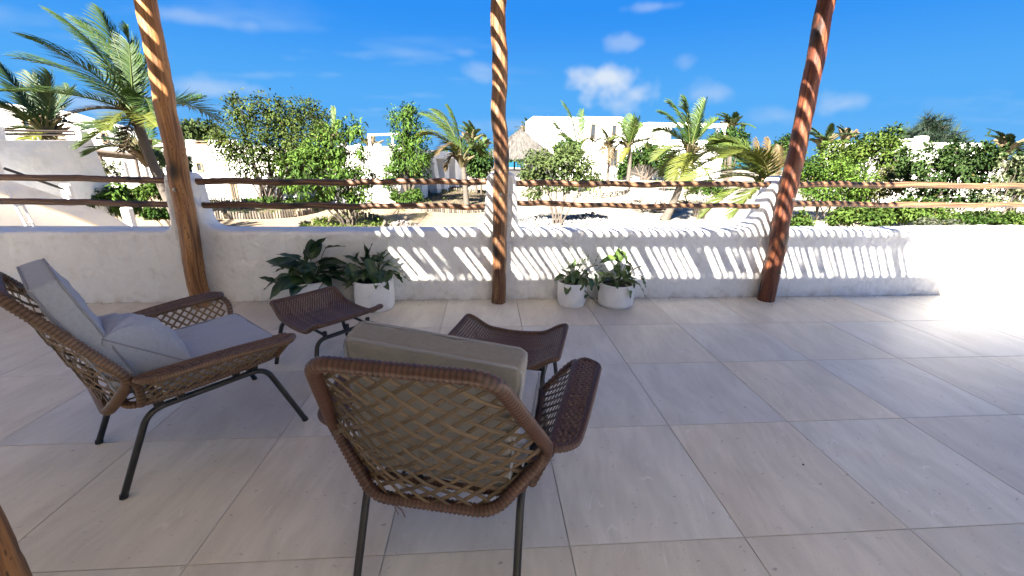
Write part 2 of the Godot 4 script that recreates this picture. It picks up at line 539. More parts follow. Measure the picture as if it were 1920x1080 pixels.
const PLANT_B := [[-0.056, 0.350, 0.005, 1.57, 1.66, 0.20, 0.168, 0.054, 0.30, 0.30],
	[-0.050, 0.350, 0.005, -1.57, 1.41, -0.30, 0.172, 0.062, 0.30, 0.20],
	[-0.104, 0.356, 0.025, 1.83, 0.84, 0.30, 0.139, 0.056, 0.60, 0.50],
	[-0.140, 0.379, 0.005, -1.57, 1.35, 0.20, 0.084, 0.042, 0.40, 0.30],
	[-0.086, 0.309, 0.105, 2.20, -0.61, 0.30, 0.165, 0.058, 0.30, 0.20],
	[0.006, 0.328, 0.125, -2.57, -0.54, 0.00, 0.129, 0.064, 0.40, 0.40],
	[-0.022, 0.431, 0.105, -2.50, -0.78, 0.00, 0.189, 0.064, 0.30, 0.40],
	[-0.115, 0.336, 0.105, -2.87, -0.51, 0.00, 0.111, 0.055, 0.40, 0.30],
	[0.109, 0.376, 0.105, -1.89, -0.10, 0.30, 0.164, 0.082, 0.30, 0.90],
	[0.174, 0.313, 0.125, 2.51, -0.61, 0.30, 0.098, 0.034, 0.20, 0.70],
	[0.182, 0.307, 0.105, -1.96, -0.23, 0.30, 0.141, 0.035, 0.30, 0.80],
	[0.188, 0.300, 0.105, -2.25, -0.53, 0.00, 0.099, 0.030, 0.20, 0.70],
	[0.046, 0.378, 0.005, 1.57, 1.60, 0.00, 0.079, 0.039, 0.40, 0.30],
	[0.059, 0.364, 0.005, -1.16, 0.98, 0.40, 0.130, 0.052, 0.60, 0.60],
	[0.084, 0.343, 0.005, -1.11, 0.72, 0.40, 0.125, 0.044, 0.60, 0.60],
	[0.067, 0.404, 0.025, -0.48, 0.98, 0.20, 0.088, 0.035, 0.60, 0.60],
	[-0.183, 0.365, 0.085, 3.06, -0.82, 0.00, 0.117, 0.041, 0.40, 0.30],
	[-0.155, 0.391, 0.105, -2.66, -0.98, 0.10, 0.148, 0.074, 0.40, 0.30],
	[-0.045, 0.342, 0.125, -3.09, -0.66, 0.00, 0.099, 0.060, 0.50, 0.10],
	[0.072, 0.341, 0.125, -2.49, -0.61, 0.00, 0.110, 0.055, 0.40, 0.30]]
const PLANT_C := [[0.009, 0.322, 0.040, 2.20, 0.34, 0.20, 0.086, 0.052, 0.50, 0.20],
	[0.004, 0.308, 0.010, -0.54, 1.41, 0.40, 0.077, 0.035, 0.30, 0.20],
	[-0.003, 0.328, 0.040, -1.83, 0.57, 0.40, 0.123, 0.049, 0.60, 0.30],
	[0.113, 0.324, 0.070, -1.77, 0.59, 0.30, 0.106, 0.053, 0.50, 0.35],
	[0.162, 0.377, 0.090, -1.57, 1.24, 0.50, 0.084, 0.021, 0.10, 0.40],
	[0.189, 0.329, 0.090, -1.57, 0.59, 0.20, 0.064, 0.016, 0.10, 0.20],
	[0.091, 0.411, -0.010, 1.57, 1.37, 0.20, 0.056, 0.034, 0.50, 0.95],
	[0.130, 0.362, -0.010, -1.57, 1.71, 0.60, 0.066, 0.023, 0.30, 1.00],
	[0.057, 0.387, -0.010, 1.57, 1.16, 0.00, 0.076, 0.008, 0.10, 0.10],
	[0.060, 0.258, 0.090, 2.87, -0.97, 0.00, 0.108, 0.046, 0.20, 0.50],
	[0.124, 0.258, 0.090, -2.78, -1.05, 0.20, 0.105, 0.047, 0.20, 0.50],
	[0.176, 0.285, 0.040, -2.80, -0.93, 0.40, 0.114, 0.040, 0.30, 0.80],
	[-0.045, 0.199, 0.110, 2.39, -0.95, 0.00, 0.082, 0.049, 0.20, 0.60],
	[0.110, 0.123, 0.140, 2.13, -0.45, 0.00, 0.044, 0.027, 0.20, 0.30],
	[0.135, 0.099, 0.140, -2.04, -0.71, 0.00, 0.061, 0.009, 0.10, 0.50],
	[-0.019, 0.289, 0.070, -3.08, -0.71, 0.10, 0.098, 0.039, 0.40, 0.60],
	[0.037, 0.307, 0.050, 2.72, -0.49, 0.10, 0.086, 0.034, 0.40, 0.50],
	[0.077, 0.313, 0.050, -2.68, -0.43, 0.10, 0.084, 0.033, 0.40, 0.40],
	[0.077, 0.362, 0.010, -1.19, 0.87, 0.30, 0.069, 0.028, 0.40, 0.40],
	[0.090, 0.246, 0.090, -3.12, -0.82, 0.00, 0.072, 0.029, 0.30, 0.20],
	[-0.060, 0.325, 0.090, 2.21, 0.47, 0.00, 0.035, 0.018, 0.30, 0.30]]
const PLANT_D := [[-0.019, 0.425, 0.025, 1.94, -0.11, 0.40, 0.171, 0.051, 0.30, 0.90],
	[-0.004, 0.369, 0.015, 0.07, 1.42, 0.20, 0.121, 0.061, 0.20, 0.80],
	[0.018, 0.473, 0.005, -2.66, -0.74, 0.30, 0.115, 0.046, 0.40, 0.90],
	[0.064, 0.391, 0.035, -2.17, -0.80, 0.50, 0.092, 0.032, 0.30, 1.00],
	[0.041, 0.392, 0.015, -2.17, -0.47, 0.20, 0.114, 0.045, 0.40, 0.60],
	[-0.027, 0.317, 0.065, 0.20, 0.83, 0.10, 0.051, 0.046, 0.40, 0.70],
	[0.103, 0.310, 0.065, -1.81, 0.66, 0.40, 0.096, 0.048, 0.30, 0.20],
	[0.136, 0.280, 0.065, -2.45, -0.04, 0.30, 0.081, 0.040, 0.40, 0.10],
	[0.174, 0.322, 0.045, -1.57, 1.45, 0.20, 0.046, 0.018, 0.20, 0.20],
	[0.129, 0.235, 0.115, -2.21, -0.78, 0.20, 0.139, 0.025, 0.30, 0.40],
	[0.178, 0.261, 0.085, -2.53, -0.82, 0.00, 0.087, 0.026, 0.30, 0.30],
	[0.108, 0.226, 0.125, 2.90, -1.00, 0.00, 0.046, 0.014, 0.20, 0.20],
	[-0.109, 0.257, 0.065, 1.85, -0.48, 0.30, 0.096, 0.024, 0.40, 0.40],
	[-0.063, 0.263, 0.045, 1.81, 0.08, 0.30, 0.085, 0.021, 0.30, 0.30],
	[-0.055, 0.245, 0.065, 0.38, 1.02, 0.10, 0.061, 0.030, 0.50, 0.50],
	[-0.008, 0.244, 0.065, -0.31, 1.22, 0.00, 0.070, 0.035, 0.60, 0.40],
	[0.039, 0.244, 0.065, -0.49, 1.34, 0.00, 0.068, 0.034, 0.60, 0.50],
	[0.075, 0.244, 0.065, -0.85, 1.14, 0.00, 0.069, 0.028, 0.60, 0.40],
	[-0.174, 0.185, 0.065, 2.94, -0.61, 0.00, 0.054, 0.016, 0.20, 0.10],
	[0.075, 0.350, 0.015, 3.04, -0.44, 0.10, 0.088, 0.035, 0.40, 0.50],
	[-0.191, 0.335, 0.105, -1.06, -0.36, 0.00, 0.045, 0.004, 0.10, 0.20]]


# ---------------------------------------------------------------- terrace
func wall_profile() -> PackedVector2Array:
	# the parapet's top line: level runs with three piers that flare into the wall
	var a: Array = [Vector3(-7.4, 0.585, 0), Vector3(-3.43, 0.598, 0), Vector3(-3.375, 0.64, 0), Vector3(-3.355, 0.9, 0), Vector3(-3.335, 1.055, 0), Vector3(-3.155, 1.05, 0), Vector3(-3.135, 0.75, 0), Vector3(-3.11, 0.645, 0), Vector3(-3.03, 0.605, 0),
		Vector3(-1.9, 0.602, 0), Vector3(-0.915, 0.610, 0), Vector3(-0.875, 0.66, 0), Vector3(-0.845, 1.075, 0), Vector3(-0.615, 1.08, 0), Vector3(-0.59, 0.66, 0), Vector3(-0.555, 0.610, 0),
		Vector3(0.4, 0.606, 0), Vector3(1.33, 0.610, 0), Vector3(1.46, 0.64, 0), Vector3(1.525, 0.73, 0), Vector3(1.56, 0.87, 0), Vector3(1.62, 1.07, 0), Vector3(1.735, 1.08, 0), Vector3(1.765, 0.70, 0), Vector3(1.80, 0.625, 0), Vector3(2.6, 0.62, 0), Vector3(3.4, 0.635, 0), Vector3(5.4, 0.64, 0)]
	var p := rounded(a, 0.06, 0.016)
	var out := PackedVector2Array()
	for k in p:
		out.append(Vector2(k.x, k.y + noise.get_noise_2d(k.x * 90.0, 5.0) * 0.007 + noise.get_noise_2d(k.x * 300.0, 9.0) * 0.003))
	return out


func bump(x: float, y: float) -> float:
	return noise.get_noise_2d(x * 60.0, y * 60.0 + 90.0) * 0.008 + fine.get_noise_2d(x * 60.0, y * 60.0) * 0.0035


func make_wall() -> void:
	var p := wall_profile()
	var m := p.size()
	var b := Build.new()
	var rows := 22
	var ring := 7
	var r := 0.035
	var depth := 0.21
	var nv := rows + ring + 3 + ring
	var g := PackedVector3Array()
	g.resize(m * nv)
	for i in m:
		var t := (p[mini(i + 2, m - 1)] - p[maxi(i - 2, 0)]).normalized()
		var nn := Vector2(-t.y, t.x)
		var inner := p[i] - nn * r
		for j in rows:
			var y := inner.y * pow(float(j) / (rows - 1), 0.9)
			g[j * m + i] = Vector3(inner.x, y, bump(inner.x, y))
		for j in ring:
			var a := PI / 2 * (j + 1) / ring
			var q := inner + nn * r * sin(a)
			g[(rows + j) * m + i] = Vector3(q.x, q.y, -r * (1 - cos(a)) + bump(inner.x, inner.y) * cos(a))
		for j in 3:
			var q := p[i] + nn * noise.get_noise_2d(p[i].x * 80.0, j * 40.0) * 0.006
			g[(rows + ring + j) * m + i] = Vector3(q.x, q.y, -r - (depth - 2 * r) * (j + 1) / 3.0)
		for j in ring:
			var a := PI / 2 * (1.0 - float(j + 1) / ring)
			var q := inner + nn * r * sin(a)
			g[(rows + ring + 3 + j) * m + i] = Vector3(q.x, q.y, -depth + r * (1 - cos(a)))
	b.grid(g, m, nv)
	# weathering: splashes along the foot, a few runs from the top, trowel patches of another whiteness
	for i in b.v.size():
		var q := b.v[i]
		var foot := clampf(1.0 - q.y / (0.07 + 0.06 * noise.get_noise_2d(q.x * 60.0, 11.0)), 0, 1) * clampf(noise.get_noise_2d(q.x * 160.0, q.y * 160.0) * 2.2 + 0.35, 0, 1)
		var run := clampf(noise.get_noise_2d(q.x * 260.0, q.y * 8.0 + 40.0) * 3.0 - 0.9, 0, 1) * clampf(q.y / 0.6, 0, 1)
		var patch := clampf(noise.get_noise_2d(q.x * 18.0 + 70.0, q.y * 26.0) * 6.0, 0, 1)
		b.c[i] = Color(1, 1, 1).lerp(Color(0.975, 0.972, 0.962), patch).lerp(Color(0.58, 0.50, 0.41), foot * 0.55).lerp(Color(0.62, 0.60, 0.55), run * 0.22)
	var root := thing("parapet_wall", "white plastered parapet wall with three rounded piers along the terrace edge", "wall")
	obj("wall_body", b, M.plaster, root)
	# the outer side of the wall down to the slab
	b = Build.new()
	b.box(Vector3(-1.0, 0.15, -depth - 0.02), Vector3(12.8, 0.9, 0.06), 0.01)
	obj("outer_render", b, M.plaster, root)


func make_floor() -> void:
	var b := Build.new()
	b.box(Vector3(-0.9, -0.112, 4.5), Vector3(13.2, 0.2, 9.4))
	var f := struct("terrace_floor", b, M.grout)
	var t := Build.new()
	# one tile: a bevelled top over short sides, its print laid out over the top
	var s := 0.2988
	var e := 0.0016
	for q: Array in [[0, 0, 0, 0]]:
		var a := t.vert(Vector3(-s + e, 0, -s + e), Vector3.UP, Vector2(0, 0))
		var c := t.vert(Vector3(s - e, 0, -s + e), Vector3.UP, Vector2(1, 0))
		var d := t.vert(Vector3(s - e, 0, s - e), Vector3.UP, Vector2(1, 1))
		var g := t.vert(Vector3(-s + e, 0, s - e), Vector3.UP, Vector2(0, 1))
		t.quad(a, c, d, g)
	for k in 4:
		var bs := Basis(Vector3.UP, k * PI / 2)
		var nn := bs * Vector3(1, 1, 0).normalized()
		t.face(bs * Vector3(s - e, 0, -s + e), bs * Vector3(s - e, 0, s - e), bs * Vector3(s, -e, s), bs * Vector3(s, -e, -s), nn)
		t.face(bs * Vector3(s, -e, -s), bs * Vector3(s, -e, s), bs * Vector3(s, -0.01, s), bs * Vector3(s, -0.01, -s), bs * Vector3.RIGHT)
	var tm := t.mesh()
	for j in 12:
		for i in range(-12, 9):
			var o := obj("tile", tm, M["tile%d" % rng.randi_range(0, 5)], f)
			o.position = Vector3(i * 0.6 + 0.3, rng.randf_range(-0.0004, 0.0004), j * 0.6 + 0.3)
			if rng.randf() < 0.5:
				o.rotation.y = PI


func pole(p: PackedVector3Array, r0: float, r1: float, wob: float, seed_: float, sides := 18) -> Build:
	var b := Build.new()
	var m := p.size()
	var ring := PackedFloat32Array()
	for i in m:
		ring.append(lerpf(r0, r1, float(i) / (m - 1)))
	b.tube(p, ring, sides, false, 1.0, Vector3.ZERO, 0.7)
	for i in b.v.size():
		var q := b.v[i]
		var k := noise.get_noise_3d(q.x * 250.0 + seed_, q.y * 60.0, q.z * 250.0) * wob + fine.get_noise_3d(q.x * 160.0, q.y * 30.0 + seed_, q.z * 160.0) * wob * 0.35
		b.v[i] += b.n[i] * k
	return b


func post(called: String, label: String, foot: Vector3, head: Vector3, r0: float, r1: float, bow: Vector3, wood: String, bolts: Array, seed_: float) -> void:
	var root := thing(called, label, "post", foot, 0.0, "wooden posts along the parapet")
	var p := PackedVector3Array()
	for i in 90:
		var t := i / 89.0
		var q := (head - foot) * t + bow * sin(PI * t) + Vector3(noise.get_noise_2d(t * 70.0, seed_) * 0.022, 0, noise.get_noise_2d(t * 70.0, seed_ + 50.0) * 0.012)
		p.append(q)
	p[0].y = 0.001
	obj("pole", pole(p, r0, r1, 0.0055, seed_, 26), M[wood], root)
	for bl: Array in bolts:
		var b := Build.new()
		var t: float = bl[0] / (head.y - foot.y)
		var q := (head - foot) * t + bow * sin(PI * t)
		var out := Vector3(bl[1], 0, bl[2]).normalized()
		var at := q + out * (lerpf(r0, r1, t) - 0.004)
		b.tube(pts([at, at + out * 0.007]), one(0.013), 14)
		b.tube(pts([at + out * 0.0072, at + out * 0.016]), one(0.0075), 6)
		obj("bolt", b, M.bolt, root)


func rail(label: String, a: Vector3, z: Vector3, r: float, sag: float, seed_: float) -> void:
	var p := PackedVector3Array()
	for i in 60:
		var t := i / 59.0
		p.append((z - a) * t + Vector3(0, sin(PI * t) * sag + noise.get_noise_2d(t * 80.0, seed_) * 0.018, noise.get_noise_2d(t * 80.0, seed_ + 30.0) * 0.02))
	var root := thing("rail", label, "rail", a, 0.0, "round wooden rails of the parapet")
	obj("pole", pole(p, r, r * 0.92, 0.004, seed_, 16), M.rail, root)


func make_added_house() -> void:
	# unseen house added behind the camera; white walls bounce light, dark doors cut it
	var root := thing("added_house_wall", "added house wall with dark timber doors behind the terrace, shaped for bounce light, out of the picture", "house", Vector3(-1.5, 0, 5.75))
	var b := Build.new()
	b.box(Vector3(-5.2, 1.3, 0.15), Vector3(1.4, 2.6, 0.3), 0.02)
	b.box(Vector3(2.0, 1.3, 1.2), Vector3(0.3, 2.6, 2.6), 0.02)
	b.box(Vector3(4.9, 1.3, 2.6), Vector3(6.0, 2.6, 0.3), 0.02)
	obj("wall", b, M.plaster, root)
	for k in 6:
		b = Build.new()
		b.box(Vector3(-4.0 + k * 0.99, 1.3, 0.2), Vector3(0.96, 2.6, 0.08), 0.01)
		obj("door", b, M.window_wood, root)  # dark panels added so less light reflects onto the chair backs


func make_pergola() -> void:
	# the roof above the camera: a solid part, and an open strip of loose poles that lets the sun through in stripes
	var root := thing("pergola_roof", "pole roof over the terrace, out of the picture above the posts", "roof")
	var b := Build.new()
	b.box(Vector3(-3.6, 2.617, 4.03), Vector3(7.6, 0.034, 3.44), 0.004)
	b.box(Vector3(1.209, 2.617, 3.675), Vector3(2.012, 0.034, 2.73), 0.004)  # right deck cut short behind the camera so sunlit floor bounces light in
	obj("roof_deck", b, M.plaster, root)
	# deck over the left corner, its edge running on the skew
	b = Build.new()
	var out: Array = [Vector3(-7.4, 0, 2.309), Vector3(-2.68, 0, 2.309), Vector3(-2.82, 0, 1.42), Vector3(-3.05, 0, 1.18), Vector3(-7.4, 0, 1.12)]
	for k: float in [2.6, 2.634]:
		var ids := PackedInt32Array()
		for q: Vector3 in out:
			ids.append(b.vert(q + Vector3(0, k, 0), Vector3.UP if k > 2.61 else Vector3.DOWN))
		for i in range(1, 4):
			b.tri(ids[0], ids[i], ids[i + 1])
	for i in 5:
		var q0: Vector3 = out[i]
		var q1: Vector3 = out[(i + 1) % 5]
		var nn := (q1 - q0).cross(Vector3.UP).normalized()
		b.face(q0 + Vector3(0, 2.6, 0), q1 + Vector3(0, 2.6, 0), q1 + Vector3(0, 2.634, 0), q0 + Vector3(0, 2.634, 0), nn)
	obj("corner_deck", b, M.plaster, root)
	b = Build.new()
	b.tube(pts([Vector3(-3.2, 2.53, 1.915), Vector3(-0.6, 2.525, 1.91), Vector3(1.975, 2.53, 1.915)]), one(0.042), 14)
	obj("beam", b, M.rail, root)
	b = Build.new()
	b.tube(pts([Vector3(-7.2, 2.53, 0.07), Vector3(-0.6, 2.525, 0.07), Vector3(1.975, 2.53, 0.07)]), one(0.055), 14)
	obj("beam", b, M.rail, root)
	var x := -2.74
	while x < 1.99:
		var t := (x + 2.5) / 4.5
		var r := rng.randf_range(0.018, 0.027)
		var dx := lerpf(0.30, 0.03, clampf(t, 0, 1)) + rng.randf_range(-0.022, 0.022)
		var y := 2.6 + rng.randf_range(0.0, 0.02)
		b = Build.new()
		var p := PackedVector3Array()
		for k in 7:
			var z := 2.30 - k * 0.46
			p.append(Vector3(x + dx * (z - 2.1) + rng.randf_range(-0.012, 0.012), y + 0.02, z))
		b.tube(p, one(r), 8)
		obj("slat", b, M.rail, root)
		x += r * 2.0 + [rng.randf_range(0.010, 0.018), rng.randf_range(0.016, 0.026), rng.randf_range(0.018, 0.030), rng.randf_range(0.024, 0.036)][rng.randi() % 4]
	x = -6.9
	while x < -2.9:
		b = Build.new()
		b.tube(pts([Vector3(x, 2.62, 1.15), Vector3(x - 0.5, 2.62, -0.46)]), one(rng.randf_range(0.024, 0.034)), 8)
		obj("slat", b, M.rail, root)
		x += rng.randf_range(0.09, 0.14)


# ---------------------------------------------------------------- wicker
func L(s: float, r: float, h: float) -> Vector3:
	return Vector3(r, h, -s)


func wrapped(b: Build, p: PackedVector3Array, r: float, closed: bool, pitch: float, c0: Color, c1: Color) -> void:
	# a core wound with cane: each turn bulges and has its own tone
	var step := pitch / 4.0
	var way := rounded(Array(p), 0.0001, step, closed)
	var rad := PackedFloat32Array()
	for i in way.size():
		rad.append(r * [0.80, 0.97, 1.03, 0.97][i % 4])
	var first := b.v.size()
	b.tube(way, rad, 12, closed)
	var per := 13
	for i in range(first, b.v.size()):
		var wrap := int((i - first) / float(per * 4))
		var k := fposmod(sin(wrap * 12.9898) * 43758.5, 1.0)
		b.c[i] = c0.lerp(c1, 0.25 + 0.35 * k) * [0.30, 1.0, 1.25, 1.0][int((i - first) / 13.0) % 4]  # crevice shade and crest highlight painted into the cane colour


func strand(b: Build, p: PackedVector3Array, w: float, up: Vector3, c: Color) -> void:
	b.col = c
	b.tube(p, one(w), 6, false, 0.45, up)


func back_at(r: float, h: float) -> Vector3:
	# the backrest is a shell: its wings come forward where they meet the arms
	var s := lerpf(-0.289, -0.422, (h - 0.316) / 0.484)
	var w := lerpf(0.171, 0.311, clampf((h - 0.316) / 0.158, 0, 1)) if h < 0.474 else lerpf(0.311, 0.198, clampf((h - 0.474) / 0.326, 0, 1))
	var fwd := 0.12 * (1.0 - pow(clampf(absf(h - 0.474) / (0.16 if h < 0.474 else 0.33), 0, 1), 1.6))
	var k := clampf(absf(r) / w, 0, 1.1)
	return L(s + fwd * k * k, r, h)


func arm_inner(t: float, side: float) -> Vector3:
	return L(lerpf(-0.213, 0.287, t), side * lerpf(0.311, 0.379, t), lerpf(0.474, 0.487, t) + 0.006 * sin(PI * t))


func arm_outer(t: float, side: float) -> Vector3:
	return L(lerpf(-0.19, 0.262, t), side * lerpf(0.375, 0.462, pow(t, 0.8)), lerpf(0.474, 0.492, t) + 0.008 * sin(PI * t))


func seat_rail(t: float, side: float) -> Vector3:
	return L(lerpf(-0.223, 0.262, t), side * lerpf(0.262, 0.256, t), lerpf(0.345, 0.358, t))


func make_chair(called: String, label: String, at: Vector3, yaw: float, c0: Color, c1: Color, weave0: Color, weave1: Color, called_loose := false) -> Node3D:
	var root := thing(called, label, "armchair", at, -yaw, "wicker armchairs on the terrace")
	var b := Build.new()
	# backrest frame: a wound loop
	var loop: Array = []
	for k: Array in [[-0.171, 0.316], [0.171, 0.316], [0.311, 0.474], [0.198, 0.80], [-0.198, 0.80], [-0.311, 0.474]]:
		loop.append(back_at(k[0], k[1]))
	wrapped(b, rounded(loop, 0.05, 0.012, true), 0.0178, true, 0.0125, c0, c1)
	obj("back_frame", b, M.rattan, root)
	# backrest lattice
	b = Build.new()
	var outline := PackedVector2Array()
	for q in rounded([Vector3(-0.165, 0.322, 0), Vector3(0.165, 0.322, 0), Vector3(0.304, 0.474, 0), Vector3(0.192, 0.795, 0), Vector3(-0.192, 0.795, 0), Vector3(-0.304, 0.474, 0)], 0.05, 0.02, true):
		outline.append(Vector2(q.x, q.y))
	for way: float in [-1.0, 1.0]:
		for i in range(-14, 15):
			var line := PackedVector2Array([Vector2(-0.5, 0.56 + i * 0.048 - way * 0.40), Vector2(0.5, 0.56 + i * 0.048 + way * 0.40)])
			for seg in Geometry2D.intersect_polyline_with_polygon(line, outline):
				var a: Vector2 = seg[0]
				var z: Vector2 = seg[seg.size() - 1]
				if (z - a).length() < 0.02:
					continue
				var m := maxi(int((z - a).length() / 0.011), 3)
				var tone := weave0.lerp(weave1, rng.randf())
				for twin: float in [-0.0029, 0.0029]:
					var p := PackedVector3Array()
					for k in m + 1:
						var q := a.lerp(z, float(k) / m) + Vector2(0, twin * 1.25)
						var over := sin((q.x / 0.06) * PI + i * PI + (0.0 if way > 0 else PI / 2)) * 0.0032 * way
						p.append(back_at(q.x, q.y) + Vector3(0, 0, over))
					strand(b, p, 0.0032, Vector3(0, 0.27, 1), tone.lerp(weave1, rng.randf() * 0.3))
	stuff(obj("back_lattice", b, M.rattan, root))
	# seat frame
	b = Build.new()
	wrapped(b, rounded([L(-0.24, -0.235, 0.343), L(-0.24, 0.235, 0.343), seat_rail(0.2, 1), seat_rail(1.0, 1), seat_rail(1.0, -1), seat_rail(0.2, -1)], 0.05, 0.012, true), 0.014, true, 0.0115, c0, c1)
	obj("seat_frame", b, M.rattan, root)
	b = Build.new()
	for k in 9:
		var s := -0.20 + k * 0.052
		strand(b, pts([L(s, -0.25, 0.347), L(s, 0, 0.343), L(s, 0.25, 0.347)]), 0.006, Vector3.UP, weave0.lerp(weave1, rng.randf()))
	for k in 9:
		var r := -0.22 + k * 0.055
		strand(b, pts([L(-0.23, r, 0.340), L(0.0, r, 0.337), L(0.25, r, 0.351)]), 0.006, Vector3.UP, weave0.lerp(weave1, rng.randf()))
	stuff(obj("seat_webbing", b, M.rattan, root))
	for side: float in [-1.0, 1.0]:
		# armrest: edge cane all round, with a flat woven band inside
		b = Build.new()
		var edge: Array = []
		for k in 7:
			edge.append(arm_inner(k / 6.0 * 0.94, side))
		edge.append(L(0.292, side * 0.405, 0.49))
		for k in 7:
			edge.append(arm_outer(0.97 - k / 6.0 * 0.95, side))
		wrapped(b, rounded(edge, 0.03, 0.01, true), 0.0115, true, 0.009, c0, c1)
		# front support bending down to the seat, and the rear strut
		wrapped(b, rounded([arm_inner(0.86, side), arm_inner(0.97, side) + Vector3(0, 0.004, 0), L(0.292, side * 0.345, 0.452), seat_rail(1.0, side)], 0.05, 0.01), 0.0135, false, 0.02, c0, c0.lerp(c1, 0.4))
		wrapped(b, rounded([arm_inner(0.0, side), L(-0.20, side * 0.295, 0.43), seat_rail(0.04, side)], 0.03, 0.01), 0.0135, false, 0.02, c0, c0.lerp(c1, 0.4))
		obj("armrest", b, M.rattan, root)
		b = Build.new()
		var rows := 8
		for i in rows:
			var w := (i + 0.5) / rows
			var p := PackedVector3Array()
			var m := 96
			for k in m + 1:
				var t := 0.015 + 0.965 * k / m
				var q := arm_inner(t, side).lerp(arm_outer(t, side), w)
				var round_end := 0.0
				p.append(q + Vector3(0, 0.004 + sin(k * PI / 3.0 + i * PI) * 0.0042 - round_end, 0))
			strand(b, p, 0.0052, Vector3.UP, c0.lerp(c1, rng.randf()))
		for k in 32:
			var t := 0.02 + 0.96 * (k + 0.5) / 32.0
			var p := PackedVector3Array()
			for i in 9:
				p.append(arm_inner(t, side).lerp(arm_outer(t, side), i / 8.0) + Vector3(0, 0.004, 0))
			strand(b, p, 0.0042, Vector3.UP, c0.lerp(c1, rng.randf() * 0.6))
		stuff(obj("arm_weave", b, M.rattan, root))
		# open diagonal lattice between arm and seat
		b = Build.new()
		for way: float in [-1.0, 1.0]:
			for i in range(-5, 17):
				var a0 := i * 0.075
				var p := PackedVector3Array()
				for k in 13:
					var w := k / 12.0
					var t := a0 + (w if way > 0 else 1.0 - w) * 0.30
					if t < 0.03 or t > 0.985:
						continue
					p.append(seat_rail(t, side).lerp(arm_inner(t, side), w) + Vector3(side * (0.002 * way), 0, 0))
				if p.size() > 2:
					strand(b, p, 0.0027, Vector3(1, 0, 0), weave0.lerp(weave1, rng.randf()))
					for k in p.size():
						p[k] += Vector3(0, 0, 0.0058)
					strand(b, p, 0.0027, Vector3(1, 0, 0), weave0.lerp(weave1, rng.randf()))
		stuff(obj("side_lattice", b, M.rattan, root))
		# bent steel tube: front leg, side rail and rear leg in one
		b = Build.new()
		b.tube(rounded([L(0.322, side * 0.293, 0.004), L(0.205, side * 0.262, 0.322), L(-0.19, side * 0.232, 0.302), L(-0.322, side * 0.238, 0.004)], 0.055, 0.012), one(0.0118), 12)
		var leg := obj("leg", b, M.steel, root)
		b = Build.new()
		for k: Array in [[0.322, 0.293], [-0.322, 0.238]]:
			b.tube(pts([L(k[0], side * k[1], 0.0), L(k[0] * 0.99, side * k[1] * 0.997, 0.014)]), one(0.0135), 12)
		obj("foot_cap", b, M.rubber, leg)
		b = Build.new()
		for s: float in [-0.16, -0.09, 0.10, 0.17]:
			b.box(L(s, side * 0.247, 0.330), Vector3(0.016, 0.034, 0.026), 0.003)
		obj("bracket", b, M.steel, leg)
	b = Build.new()
	for s: float in [-0.15, 0.16]:
		b.tube(pts([L(s, -0.245, 0.316), L(s, 0.245, 0.316)]), one(0.011), 10)
	obj("cross_bar", b, M.steel, root)
	if called_loose:
		b = Build.new()
		strand(b, pts([L(-0.285, -0.115, 0.325), L(-0.292, -0.105, 0.300), L(-0.290, -0.088, 0.282), L(-0.294, -0.078, 0.262)]), 0.0022, Vector3.RIGHT, c1)
		strand(b, pts([L(-0.285, -0.11, 0.325), L(-0.290, -0.108, 0.292), L(-0.296, -0.096, 0.270)]), 0.0018, Vector3.RIGHT, c0)
		stuff(obj("loose_cane", b, M.rattan, root))
	return root


func make_dirt() -> void:
	# grit and specks blown against the foot of the wall, a few out on the tiles
	var root := thing("floor_grit", "dark specks of grit and leaf bits scattered on the tiles by the wall", "grit")
	var b := Build.new()
	for i in 260:
		var near := rng.randf() < 0.75
		var x := rng.randf_range(-4.2, 3.2)
		var z := 0.012 + pow(rng.randf(), 3.0) * 0.25 if near else rng.randf_range(0.1, 2.6)
		var s := rng.randf_range(0.0012, 0.0032) * (1.0 if near else 0.45)
		if i == 0:
			x = 0.455; z = 2.085; s = 0.0035
		b.box(Vector3(x, s * 0.5 + 0.0006, z), Vector3(s * rng.randf_range(1.0, 3.0), s, s * rng.randf_range(1.0, 2.0)), s * 0.2, Basis(Vector3.UP, rng.randf() * TAU))
	stuff(obj("specks", b, M.dirt, root))


